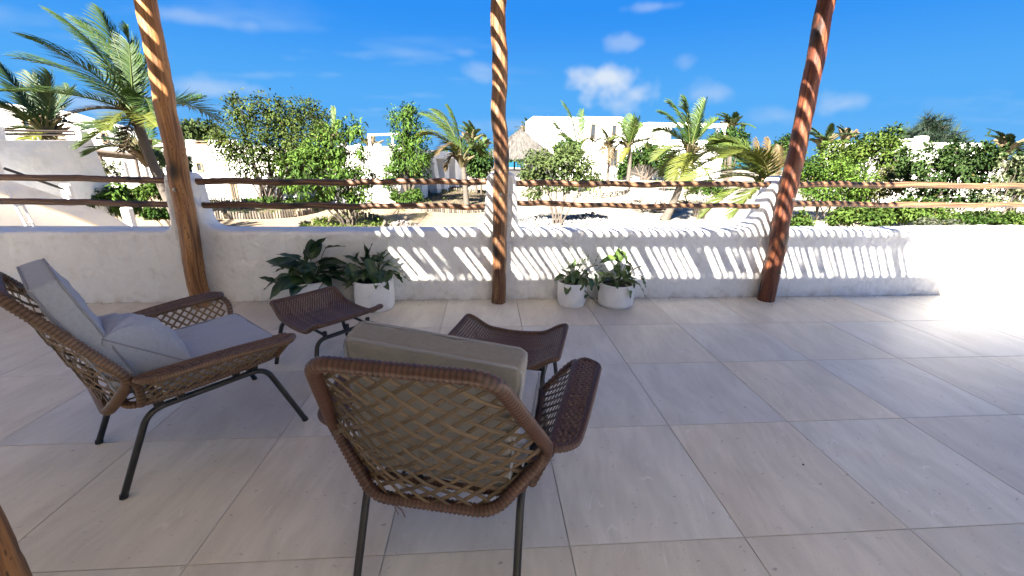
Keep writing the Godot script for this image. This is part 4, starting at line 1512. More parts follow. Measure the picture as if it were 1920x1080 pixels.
func stones(called: String, label: String, category: String, at: Vector3, spots: Array, n: int, s0: float, s1: float, c0: Color, c1: Color) -> void:
	# spots: [x, y, z, spread x, spread z, height]
	var b := SphereMesh.new()
	b.radius = 0.5; b.height = 1.0; b.radial_segments = 7; b.rings = 4
	var xf: Array[Transform3D] = []
	var cols := PackedColorArray()
	for k: Array in spots:
		for i in n:
			var d := rv()
			var x: float = k[0] + d.x * k[3]
			var z: float = k[2] + d.z * k[4]
			var fall := maxf(0.0, 1.0 - Vector2(d.x, d.z).length())
			var y: float = ground_y(x, z) + k[5] * fall * rng.randf() + 0.01
			var s := rng.randf_range(s0, s1)
			xf.append(Transform3D(Basis.from_euler(rv() * 3.0).scaled_local(Vector3(s, s * 0.7, s * 1.2)), Vector3(x, y, z) - at))
			cols.append(c0.lerp(c1, rng.randf()))
	var root := thing(called, label, category, at)
	copies("stones", b, M.vertex, xf, cols, root)


func stone_wall(label: String, way: PackedVector3Array, h: float, t: float) -> void:
	var root := thing("low_stone_wall", label, "stone wall", way[0])
	var b := SphereMesh.new()
	b.radius = 0.5; b.height = 1.0; b.radial_segments = 8; b.rings = 5
	var xf: Array[Transform3D] = []
	var cols := PackedColorArray()
	for p in way:
		for r in 3:
			for q in 2:
				var s := rng.randf_range(0.16, 0.27)
				var x := p.x + rng.randf_range(-0.07, 0.07)
				var z := p.z + (q - 0.5) * t
				xf.append(Transform3D(Basis.from_euler(rv() * 0.5).scaled_local(Vector3(s * 1.3, h / 2.6, s)), Vector3(x, ground_y(x, z) + h * (r + 0.5) / 3.0, z) - way[0]))
				cols.append(Color(0.14, 0.125, 0.105).lerp(Color(0.26, 0.24, 0.20), rng.randf()))
	copies("stones", b, M.vertex, xf, cols, root)


func spray_leaf() -> ArrayMesh:
	# a tuft of needles
	var b := Build.new()
	var r := RandomNumberGenerator.new(); r.seed = 6
	for i in 9:
		var d := Vector3(r.randf_range(-0.45, 0.45), r.randf_range(-0.25, 0.2), -1.0).normalized() * r.randf_range(0.6, 1.0)
		var s := Vector3(0.02, 0.006, 0.004)
		var nn := Vector3(r.randf_range(-0.4, 0.4), 1, 0.2).normalized()
		var a := b.vert(-s, nn)
		var c := b.vert(s, nn)
		var e := b.vert(d, nn)
		b.tri(a, c, e)
	return b.mesh()


# an upright slab: outline points (x along the wall, y up) given a thickness towards -z
func prism(poly: PackedVector2Array, depth: float) -> Build:
	var b := Build.new()
	var tri := Geometry2D.triangulate_polygon(poly)
	for s in 2:
		var ids := PackedInt32Array()
		for p in poly:
			ids.append(b.vert(Vector3(p.x, p.y, -depth * s), Vector3(0, 0, 1 - 2 * s)))
		for i in range(0, tri.size(), 3):
			b.tri(ids[tri[i]], ids[tri[i + 1]], ids[tri[i + 2]])
	var mid := Vector2.ZERO
	for p in poly: mid += p / poly.size()
	var cw := Geometry2D.is_polygon_clockwise(poly)
	for i in poly.size():
		var p := poly[i]
		var q := poly[(i + 1) % poly.size()]
		var nn := Vector2(q.y - p.y, p.x - q.x).normalized() * (-1.0 if cw else 1.0)
		b.face(Vector3(p.x, p.y, 0), Vector3(q.x, q.y, 0), Vector3(q.x, q.y, -depth), Vector3(p.x, p.y, -depth), Vector3(nn.x, nn.y, 0))
	return b


func poly2(a: Array) -> PackedVector2Array:
	var p := PackedVector2Array()
	for i in range(0, a.size(), 2):
		p.append(Vector2(a[i], a[i + 1]))
	return p


func thatched_hut(at: Vector3, r: float, eave: float, top: float) -> void:
	var root := thing("thatched_hut", "round open hut with a tall grey thatched roof beside the middle post", "hut", at)
	var b := Build.new()
	var prof := PackedVector2Array([Vector2(r * 0.97, eave + 0.10), Vector2(r, eave), Vector2(r * 0.93, eave + 0.34), Vector2(r * 0.72, eave + (top - eave) * 0.24), Vector2(r * 0.5, eave + (top - eave) * 0.47), Vector2(r * 0.3, eave + (top - eave) * 0.70), Vector2(r * 0.12, eave + (top - eave) * 0.90), Vector2(0.05, top)])
	b.col = Color(0.05, 0.045, 0.04)
	b.lathe(prof, 40, Vector3.ZERO, 0.01)
	var roof := obj("roof", b, M.vertex, root)
	b = Build.new()
	b.face(Vector3(-0.5, 0, 0), Vector3(0.5, 0, 0), Vector3(0.35, 0.06, -1), Vector3(-0.35, 0.06, -1), Vector3(0, 1, 0))
	var xf: Array[Transform3D] = []
	var cols := PackedColorArray()
	for i in 6500:
		var t := 1.0 - sqrt(rng.randf())
		var a := rng.randf() * TAU
		var rad := r * 1.01 * (1.0 - t) + 0.05
		var y := eave - 0.05 + (top - eave) * pow(t, 0.92)
		var slope := Vector3(-cos(a) * r, (top - eave), -sin(a) * r).normalized()
		slope = (slope + rv() * 0.13).normalized()
		var side := slope.cross(Vector3(cos(a), 1, sin(a))).normalized()
		var up := side.cross(slope)
		var l := rng.randf_range(0.5, 0.95)
		xf.append(Transform3D(Basis(side * rng.randf_range(0.05, 0.13), up, -slope * l), Vector3(cos(a) * rad, y, sin(a) * rad) - slope * 0.3 + up * rng.randf_range(-0.02, 0.06) * signf(up.y)))
		cols.append(Color(0.030, 0.028, 0.026).lerp(Color(0.085, 0.079, 0.072), rng.randf()))
	copies("thatch", b.mesh(), M.vertex, xf, cols, roof)
	for k in 10:
		b = Build.new()
		var a := TAU * k / 10 + 0.2
		b.tube(pts([Vector3(cos(a) * r * 0.86, -0.3, sin(a) * r * 0.86), Vector3(cos(a) * r * 0.85, eave + 0.3, sin(a) * r * 0.85)]), one(0.11), 8)
		obj("post", b, M.roof_wood, root)
	b = Build.new()
	b.lathe(PackedVector2Array([Vector2(r * 0.5, -0.2), Vector2(r * 0.5, 1.0), Vector2(r * 0.45, 1.05), Vector2(0.02, 1.05)]), 24)
	obj("counter", b, M.far_plaster, root)


func fallen_frond(label: String, p0: Vector3, p1: Vector3, p2: Vector3, tone: float, reach: float) -> void:
	var o := obj("fallen_frond", frond(Vector3.ZERO, p1 - p0, p2 - p0, 44, reach, 0.12, Vector3.ZERO, Color(0.12, 0.115, 0.035).lerp(Color(0.10, 0.07, 0.04), tone), Color(0.26, 0.235, 0.10).lerp(Color(0.20, 0.15, 0.095), tone), 1.3, 0.15), M.frond)
	o.position = p0
	tag(o, label, "palm frond")


func debris(label: String, at: Vector3, spread: float, n: int) -> void:
	var root := thing("debris_pile", label, "debris pile", at)
	var b := Build.new()
	for i in n:
		var d := rv() * spread
		var p := Vector3(d.x, absf(d.y) * 0.22 + 0.05, d.z * 0.6)
		var q := Vector3(rng.randf_range(-1, 1), rng.randf_range(-0.1, 0.5), rng.randf_range(-0.5, 0.5)).normalized() * rng.randf_range(0.4, 1.1)
		b.col = Color(0.04, 0.033, 0.026).lerp(Color(0.16, 0.135, 0.105), rng.randf())
		b.tube(pts([p, p + q * 0.5 + rv() * 0.05, p + q]), PackedFloat32Array([rng.randf_range(0.03, 0.08), 0.04, 0.012]), 6)
	stuff(obj("branches", b, M.vertex, root))
	for i in 4:
		var p := rv() * spread * 0.6
		p.y = 0.15
		var d := Vector3(rng.randf_range(-1, 1), 0.15, rng.randf_range(-0.6, 0.6)) * 1.1
		obj("dead_frond", frond(p, p + d * 0.5 + Vector3(0, 0.25, 0), p + d, 26, 0.45, 0.3, Vector3.ZERO, Color(0.06, 0.045, 0.03), Color(0.15, 0.12, 0.085), 1.4, 0.2), M.frond, root)

func build_garden_buildings() -> void:
	var b: Node3D
	var m: Build
	b = thing("left_building", "shaded white end wall of the left building with a railed roof terrace", "building", Vector3(-10.58, -2.55, -8.04), 1.349)
	obj("wall", prism(poly2([-3.52, 3.86, -0.24, 3.95, -0.03, 3.97, 0.07, 2.90, -0.08, 1.53, -4.78, 2.23, -4.30, 3.83]), 0.35), M.far_plaster, b)
	obj("pier", prism(poly2([-0.23, 4.16, -0.09, 4.17, -0.04, 3.92, -0.27, 3.90]), 0.36), M.far_plaster, b).position = Vector3(0, 0.004, 0.004)
	obj("pier", prism(poly2([-1.80, 4.16, -1.62, 4.17, -1.66, 3.88, -1.88, 3.87]), 0.36), M.far_plaster, b).position = Vector3(0, 0.004, 0.004)
	m = Build.new(); m.tube(pts([Vector3(-1.65, 4.10, -0.18), Vector3(-0.19, 4.15, -0.18)]), one(0.025), 8); obj("rail", m, M.roof_wood, b)
	m = Build.new(); m.tube(pts([Vector3(-1.67, 4.03, -0.18), Vector3(-0.21, 4.08, -0.18)]), one(0.025), 8); obj("rail", m, M.roof_wood, b)
	b = thing("outside_stair", "white outside stair with a sloping parapet and black handrail going down from the left building", "stair", Vector3(-9.46, -2.55, -7.79), 1.349)
	obj("parapet", prism(poly2([-3.03, 3.38, -2.64, 3.22, -2.22, 3.00, -1.67, 2.71, -1.03, 2.33, -0.59, 1.96, -0.47, 1.59, -1.08, 1.95, -1.75, 2.41, -2.30, 2.72, -3.10, 3.13]), 0.16), M.far_plaster, b)
	obj("under_wall", prism(poly2([-2.81, 3.05, -1.96, 2.66, -1.38, 2.34, -0.68, 1.86, -0.04, 1.48, -3.15, 1.89]), 0.16), M.far_plaster, b).position = Vector3(0, 0, -0.55)
	wall_box("newel", b, Vector3(-2.62, 3.35, -0.08), Vector3(0.12, 0.41, 0.22), M.far_plaster)
	wall_box("newel", b, Vector3(-1.61, 2.86, -0.08), Vector3(0.12, 0.34, 0.22), M.far_plaster)
	wall_box("newel", b, Vector3(-0.52, 2.15, -0.08), Vector3(0.17, 0.51, 0.22), M.far_plaster)
	m = Build.new(); m.tube(pts([Vector3(-2.49, 3.38, -0.08), Vector3(-1.59, 2.89, -0.08)]), one(0.028), 8); obj("handrail", m, M.steel, b)
	b = thing("ladder", "thin white ladder leaning against the stair at far left", "ladder", Vector3(-9.49, -2.60, -5.15))
	m = Build.new(); m.tube(pts([Vector3(0.00, 0.00, 0.00), Vector3(-0.55, 3.08, -0.10)]), one(0.022), 8); obj("side_rail", m, M.far_plaster, b)
	m = Build.new(); m.tube(pts([Vector3(0.02, 0.00, -0.17), Vector3(-0.60, 3.07, -0.27)]), one(0.022), 8); obj("side_rail", m, M.far_plaster, b)
	m = Build.new(); m.tube(pts([Vector3(-0.06, 0.34, -0.01), Vector3(-0.05, 0.34, -0.18)]), one(0.016), 8); obj("rung", m, M.far_plaster, b)
	m = Build.new(); m.tube(pts([Vector3(-0.12, 0.68, -0.02), Vector3(-0.12, 0.68, -0.19)]), one(0.016), 8); obj("rung", m, M.far_plaster, b)
	m = Build.new(); m.tube(pts([Vector3(-0.18, 1.03, -0.03), Vector3(-0.19, 1.02, -0.20)]), one(0.016), 8); obj("rung", m, M.far_plaster, b)
	m = Build.new(); m.tube(pts([Vector3(-0.24, 1.37, -0.04), Vector3(-0.26, 1.36, -0.21)]), one(0.016), 8); obj("rung", m, M.far_plaster, b)
	m = Build.new(); m.tube(pts([Vector3(-0.31, 1.71, -0.06), Vector3(-0.32, 1.70, -0.22)]), one(0.016), 8); obj("rung", m, M.far_plaster, b)
	m = Build.new(); m.tube(pts([Vector3(-0.37, 2.05, -0.07), Vector3(-0.39, 2.04, -0.23)]), one(0.016), 8); obj("rung", m, M.far_plaster, b)
	m = Build.new(); m.tube(pts([Vector3(-0.43, 2.39, -0.08), Vector3(-0.46, 2.38, -0.24)]), one(0.016), 8); obj("rung", m, M.far_plaster, b)
	m = Build.new(); m.tube(pts([Vector3(-0.49, 2.74, -0.09), Vector3(-0.53, 2.73, -0.25)]), one(0.016), 8); obj("rung", m, M.far_plaster, b)
	b = thing("big_white_house", "tall sunlit white house behind the left palms", "building", Vector3(-36.66, -2.25, -27.00), 0.505)
	obj("wall", prism(poly2([-0.79, 6.19, 3.67, 6.29, 6.45, 6.03, 7.46, 5.63, 9.17, 5.27, 10.43, 4.29, 12.58, 3.96, 11.97, 0.76, -2.23, 1.12]), 5.0), M.far_plaster, b)
	window(b, Vector3(4.58, 5.18, 0.0), 0.41, 0.90, M.window_wood, M.pane, "window", 0)
	window(b, Vector3(8.41, 4.23, 0.0), 0.36, 0.75, M.window_wood, M.pane, "window", 0)
	b = thing("gallery_house", "low white house with grey shutters behind a rough pole gallery", "building", Vector3(-19.17, -2.39, -18.00), 0.463)
	obj("wall", prism(poly2([-0.25, 3.30, 3.35, 3.31, 3.02, 1.62, -0.61, 1.73]), 3.0), M.far_plaster, b)
	window(b, Vector3(0.86, 2.72, 0.0), 0.21, 0.74, M.far_plaster, M.shutter, "window", 0)
	window(b, Vector3(1.60, 2.71, 0.0), 0.22, 0.76, M.far_plaster, M.shutter, "window", 0)
	window(b, Vector3(2.51, 2.71, 0.0), 0.23, 0.77, M.far_plaster, M.shutter, "window", 0)
	m = Build.new(); m.tube(rounded([Vector3(0.26, 3.52, 1.30), Vector3(1.45, 3.35, 1.30), Vector3(2.82, 3.24, 1.30)], 0.5, 0.4), one(0.09), 8); obj("gallery_beam", m, M.roof_wood, b)
	m = Build.new(); m.tube(rounded([Vector3(0.24, 3.43, 1.10), Vector3(1.44, 3.28, 1.10), Vector3(2.81, 3.18, 1.10)], 0.5, 0.4), one(0.09), 8); obj("gallery_beam", m, M.roof_wood, b)
	m = Build.new(); m.tube(rounded([Vector3(0.22, 3.34, 0.90), Vector3(1.42, 3.21, 0.90), Vector3(2.80, 3.12, 0.90)], 0.5, 0.4), one(0.09), 8); obj("gallery_beam", m, M.roof_wood, b)
	m = Build.new(); m.tube(pts([Vector3(0.45, 3.29, 1.2), Vector3(0.48, 1.88, 1.2)]), one(0.07), 8); obj("gallery_post", m, M.roof_wood, b)
	m = Build.new(); m.tube(pts([Vector3(1.67, 3.30, 1.2), Vector3(1.61, 1.85, 1.2)]), one(0.07), 8); obj("gallery_post", m, M.roof_wood, b)
	m = Build.new(); m.tube(pts([Vector3(2.58, 3.31, 1.2), Vector3(2.40, 1.83, 1.2)]), one(0.07), 8); obj("gallery_post", m, M.roof_wood, b)
	m = Build.new(); m.tube(pts([Vector3(0.63, 3.91, -0.3), Vector3(2.50, 3.85, -0.3)]), one(0.035), 8); obj("rail", m, M.roof_wood, b)
	m = Build.new(); m.tube(pts([Vector3(0.60, 3.76, -0.3), Vector3(2.47, 3.70, -0.3)]), one(0.035), 8); obj("rail", m, M.roof_wood, b)
	b = thing("long_white_house", "long low white house with roof piers behind the big broadleaf trees", "building", Vector3(-20.87, -2.26, -26.54), -0.019)
	obj("wall", prism(poly2([-0.02, 3.78, 10.38, 3.76, 14.37, 3.85, 14.06, -0.57, -1.06, -0.68]), 7.0), M.far_plaster, b)
	wall_box("roof_pier", b, Vector3(0.46, 3.87, -0.25), Vector3(0.47, 0.44, 0.4), M.far_plaster)
	wall_box("roof_pier", b, Vector3(1.90, 3.89, -0.25), Vector3(0.47, 0.44, 0.4), M.far_plaster)
	wall_box("roof_pier", b, Vector3(3.17, 3.91, -0.25), Vector3(0.47, 0.44, 0.4), M.far_plaster)
	wall_box("roof_pier", b, Vector3(10.41, 3.88, -0.25), Vector3(0.41, 0.18, 0.4), M.far_plaster)
	wall_box("roof_pier", b, Vector3(11.40, 3.89, -0.25), Vector3(0.41, 0.18, 0.4), M.far_plaster)
	wall_box("roof_pier", b, Vector3(12.75, 3.91, -0.25), Vector3(0.41, 0.18, 0.4), M.far_plaster)
	wall_box("roof_pier", b, Vector3(13.79, 3.93, -0.25), Vector3(0.41, 0.18, 0.4), M.far_plaster)
	m = Build.new(); m.tube(pts([Vector3(0.47, 3.99, -0.25), Vector3(3.18, 4.03, -0.25)]), one(0.045), 8); obj("rail", m, M.rail, b)
	m = Build.new(); m.tube(pts([Vector3(0.43, 3.82, -0.25), Vector3(3.14, 3.86, -0.25)]), one(0.045), 8); obj("rail", m, M.rail, b)
	window(b, Vector3(0.86, 2.37, 0.0), 0.42, 0.62, M.window_wood, M.pane, "window", 0)
	window(b, Vector3(2.81, 0.80, 0.0), 0.46, 1.08, M.window_wood, M.pane, "window", 3)
	window(b, Vector3(6.70, 1.27, 0.0), 0.43, 1.15, M.window_wood, M.pane, "window", 2)
	wall_box("frame_post", b, Vector3(11.88, 4.19, -1.5), Vector3(0.16, 0.78, 0.1), M.far_plaster)
	wall_box("frame_post", b, Vector3(13.49, 4.22, -1.5), Vector3(0.15, 0.79, 0.1), M.far_plaster)
	m = Build.new(); m.tube(pts([Vector3(11.81, 4.62, -1.5), Vector3(14.42, 4.73, -1.5)]), one(0.07), 8); obj("frame_beam", m, M.far_plaster, b)
	b = thing("pillared_house", "white house end with deep window bays between sloping pillars", "building", Vector3(-6.45, -2.25, -26.59), 1.331)
	obj("wall", prism(poly2([1.36, 3.87, 8.64, 3.64, 17.79, 3.50, 19.27, 0.39, 9.55, -0.30, 6.13, -0.53, 0.57, -0.80]), 5.0), M.far_plaster, b).position = Vector3(0, 0, -0.9)
	obj("pillar", prism(poly2([-0.15, 3.75, 0.64, 3.76, -0.08, -0.60, -1.18, -0.46]), 0.9), M.far_plaster, b)
	obj("pillar", prism(poly2([3.53, 3.65, 4.41, 3.65, 4.14, -0.42, 2.89, -0.29]), 0.9), M.far_plaster, b)
	obj("pillar", prism(poly2([5.46, 3.62, 6.20, 3.63, 7.76, -0.21, 6.61, -0.10]), 0.9), M.far_plaster, b)
	obj("pillar", prism(poly2([8.81, 3.47, 9.86, 3.48, 9.69, 0.01, 8.22, 0.13]), 0.9), M.far_plaster, b)
	obj("pillar", prism(poly2([11.60, 3.44, 12.45, 3.44, 12.87, 0.27, 11.64, 0.36]), 0.9), M.far_plaster, b)
	obj("lintel", prism(poly2([0.08, 3.82, 13.80, 3.49, 13.76, 3.03, -0.06, 2.98]), 0.85), M.far_plaster, b).position = Vector3(0, 0, -0.03)
	window(b, Vector3(3.90, 1.39, -0.9), 2.12, 2.62, M.shutter, M.pane, "window", 1)
	window(b, Vector3(7.49, 1.43, -0.9), 1.42, 2.57, M.shutter, M.pane, "window", 1)
	window(b, Vector3(10.52, 1.52, -0.9), 1.21, 2.30, M.shutter, M.pane, "window", 1)
	window(b, Vector3(13.36, 1.50, -0.9), 1.55, 1.84, M.shutter, M.pane, "door", 1)
	thatched_hut(Vector3(3.90, -1.83, -53.21), 4.79, 2.54, 6.10)
	b = thing("white_villa", "two storey white villa with a flat roof and open roof frame beyond the sand", "villa", Vector3(5.59, -1.85, -52.00), 0.000)
	wall_box("main_block", b, Vector3(2.85, 3.58, -4.50), Vector3(6.42, 8.11, 9.00), M.far_plaster, Basis.IDENTITY, 0.12)
	wall_box("main_block", b, Vector3(8.63, 3.66, -4.58), Vector3(5.44, 8.12, 9.85), M.far_plaster, Basis.IDENTITY, 0.12)
	wall_box("side_block", b, Vector3(13.35, 3.27, -4.80), Vector3(3.34, 7.34, 8.40), M.far_plaster, Basis.IDENTITY, 0.12)
	wall_box("side_block", b, Vector3(16.40, 3.43, -4.35), Vector3(3.41, 7.57, 8.30), M.far_plaster, Basis.IDENTITY, 0.12)
	wall_box("terrace_block", b, Vector3(22.13, 2.40, -4.25), Vector3(7.47, 5.48, 7.50), M.far_plaster, Basis.IDENTITY, 0.12)
	wall_box("frame_beam", b, Vector3(22.03, 7.03, -0.95), Vector3(7.54, 0.46, 0.50), M.far_plaster, Basis.IDENTITY, 0.12)
	wall_box("frame_beam", b, Vector3(24.81, 7.26, -6.30), Vector3(8.28, 0.36, 0.40), M.far_plaster, Basis.IDENTITY, 0.12)
	wall_box("frame_post", b, Vector3(25.52, 6.05, -0.95), Vector3(0.59, 1.73, 0.50), M.far_plaster, Basis.IDENTITY, 0.12)
	wall_box("frame_post", b, Vector3(27.68, 6.22, -6.30), Vector3(0.48, 1.68, 0.40), M.far_plaster, Basis.IDENTITY, 0.12)
	wall_box("frame_post", b, Vector3(21.33, 5.99, -0.95), Vector3(0.36, 1.72, 0.50), M.far_plaster, Basis.IDENTITY, 0.12)
	wall_box("side_beam", b, Vector3(25.84, 7.15, -3.62), Vector3(0.59, 0.40, 4.75), M.far_plaster, Basis.IDENTITY, 0.12)
	window(b, Vector3(7.48, 5.97, 0.35), 0.69, 1.79, M.window_wood, M.pane, "window", 0)
	window(b, Vector3(10.22, 6.14, 0.35), 0.63, 1.28, M.window_wood, M.pane, "window", 0)
	window(b, Vector3(10.50, 2.75, 0.35), 1.00, 2.13, M.window_wood, M.pane, "door", 1)
	window(b, Vector3(2.42, 1.64, 0.00), 0.71, 1.48, M.window_wood, M.pane, "window", 0)
	window(b, Vector3(16.01, 5.81, -0.20), 1.14, 1.43, M.window_wood, M.shutter, "window", 2)
	window(b, Vector3(21.29, 2.95, -0.50), 0.74, 1.36, M.window_wood, M.pane, "window", 0)
	window(b, Vector3(13.26, 2.85, -0.60), 0.73, 1.36, M.window_wood, M.pane, "window", 0)
	b = thing("right_white_house", "white house at right half covered by climbing plants", "building", Vector3(30.98, -2.26, -26.00), -0.120)
	wall_box("wall", b, Vector3(1.12, 1.30, -3.50), Vector3(6.48, 6.77, 7.00), M.far_plaster, Basis.IDENTITY, 0.12)
	wall_box("low_wall", b, Vector3(8.70, 0.76, -3.25), Vector3(9.42, 5.50, 7.50), M.far_plaster, Basis.IDENTITY, 0.12)
	wall_box("chimney", b, Vector3(0.91, 4.94, -1.50), Vector3(0.77, 0.45, 1.00), M.far_plaster, Basis.IDENTITY, 0.12)
	wall_box("roof_edge", b, Vector3(1.95, 4.47, -0.45), Vector3(1.67, 0.22, 1.10), M.far_plaster, Basis.IDENTITY, 0.12)
	window(b, Vector3(7.08, 0.81, 0.50), 0.70, 1.66, M.window_wood, M.pane, "door", 0)
	window(b, Vector3(4.32, 1.77, 0.00), 0.65, 1.17, M.window_wood, M.pane, "window", 0)
	wall_box("frame_post", b, Vector3(-0.62, 4.70, -1.35), Vector3(0.17, 0.38, 0.30), M.far_plaster, Basis.IDENTITY, 0.12)
	wall_box("frame_beam", b, Vector3(0.28, 4.89, -1.35), Vector3(2.18, 0.15, 0.30), M.far_plaster, Basis.IDENTITY, 0.12)
	bed("planting bed edged with grey upright logs below the long white house", [Vector3(-16.03, 0, -19.82), Vector3(-13.62, 0, -19.74), Vector3(-12.05, 0, -20.65), Vector3(-11.18, 0, -22.23), Vector3(-11.23, 0, -24.33), Vector3(-12.50, 0, -26.66), Vector3(-16.01, 0, -26.40), Vector3(-19.38, 0, -25.24)], 0.12, Color(0.03, 0.065, 0.018), Color(0.11, 0.17, 0.035), 2600, 0.02, 0.42)
	bed("grassy round bed with a log edge just beyond the parapet", [Vector3(-9.95, 0, -17.02), Vector3(-9.51, 0, -18.94), Vector3(-8.65, 0, -20.20), Vector3(-7.03, 0, -19.65), Vector3(-5.92, 0, -17.90), Vector3(-5.56, 0, -15.20), Vector3(-6.98, 0, -14.12), Vector3(-8.82, 0, -14.85)], 0.15, Color(0.06, 0.09, 0.02), Color(0.20, 0.24, 0.05), 3000, 0.16, 0.36)
	bed("brown littered bed with a log edge round the windblown palm", [Vector3(-5.80, 0, -24.02), Vector3(-4.48, 0, -22.45), Vector3(-2.79, 0, -21.90), Vector3(-1.17, 0, -22.70), Vector3(0.31, 0, -25.71), Vector3(0.34, 0, -32.38), Vector3(-2.78, 0, -35.68), Vector3(-5.84, 0, -32.79)], 0.1, Color(0.05, 0.07, 0.02), Color(0.16, 0.18, 0.05), 2600, -0.10, 0.3)
	stones("rubble", "grey coral rubble spread on the sand round the tall shrub", "rubble", Vector3(3.31, -2.39, -19.02), [[1.83, 0, -19.16, 2, 1.2, 0.25], [3.24, 0, -18.66, 2.2, 1, 0.12], [5.18, 0, -19.88, 1.6, 1.2, 0.45], [5.34, 0, -18.74, 1.2, 0.8, 0.25], [0.70, 0, -17.99, 1.2, 0.6, 0.1]], 420, 0.05, 0.2, Color(0.075, 0.075, 0.075), Color(0.19, 0.187, 0.18))
	stones("rubble", "pinkish grey heap of chips beside the fallen fronds", "rubble", Vector3(-5.11, -2.39, -17.90), [[-5.11, 0, -17.90, 1.1, 0.9, 0.3]], 500, 0.04, 0.12, Color(0.08, 0.07, 0.065), Color(0.19, 0.17, 0.155))
	stones("rock_group", "pale low rocks under the yellow palm", "rocks", Vector3(18.77, -2.20, -30.43), [[18.77, 0, -30.43, 2.6, 0.8, 0.4]], 60, 0.2, 0.6, Color(0.13, 0.12, 0.11), Color(0.24, 0.23, 0.21))
	stone_wall("longer low dry stone wall curving across the sand", rounded([Vector3(6.60, 0, -31.17), Vector3(7.83, 0, -30.59), Vector3(9.65, 0, -31.43), Vector3(11.78, 0, -33.95), Vector3(13.29, 0, -36.92), Vector3(14.07, 0, -40.24)], 1.0, 0.22), 0.5, 0.34)
	stone_wall("shorter low stone kerb nearer than the curved one", rounded([Vector3(9.25, 0, -28.60), Vector3(10.00, 0, -27.64), Vector3(11.06, 0, -28.26), Vector3(11.93, 0, -30.03)], 1.0, 0.22), 0.32, 0.3)
	fallen_frond("yellowed palm frond lying toward the light green tree", Vector3(-5.89, -2.21, -22.65), Vector3(-7.30, -1.78, -25.75), Vector3(-8.71, -2.09, -24.90), 0, 0.8)
	fallen_frond("yellowed palm frond lying down toward the parapet", Vector3(-6.48, -2.19, -24.00), Vector3(-6.04, -2.06, -20.20), Vector3(-5.75, -2.21, -16.77), 0.1, 0.7)
	fallen_frond("dead brown frond beside the chip heap", Vector3(-4.40, -2.22, -21.83), Vector3(-4.44, -2.07, -19.90), Vector3(-4.56, -2.21, -17.37), 0.8, 0.6)
	debris("dark pile of dead branches left of the leaning palm", Vector3(10.55, -2.31, -23.52), 1.3, 60)
	debris("smaller scatter of dead wood right of the leaning palm", Vector3(13.74, -2.28, -25.77), 0.8, 26)
	b = thing("tree_stump", "grey fibrous palm stump standing on the sand", "stump", Vector3(12.30, -2.35, -21.01))
	m = Build.new(); m.col = Color(0.12, 0.10, 0.08); m.lathe(PackedVector2Array([Vector2(0.30, -0.1), Vector2(0.34, 0.1), Vector2(0.42, 0.55), Vector2(0.40, 0.6), Vector2(0.3, 0.55), Vector2(0.02, 0.5)]), 18, Vector3.ZERO, 0.08); obj("stump_body", m, M.vertex, b)

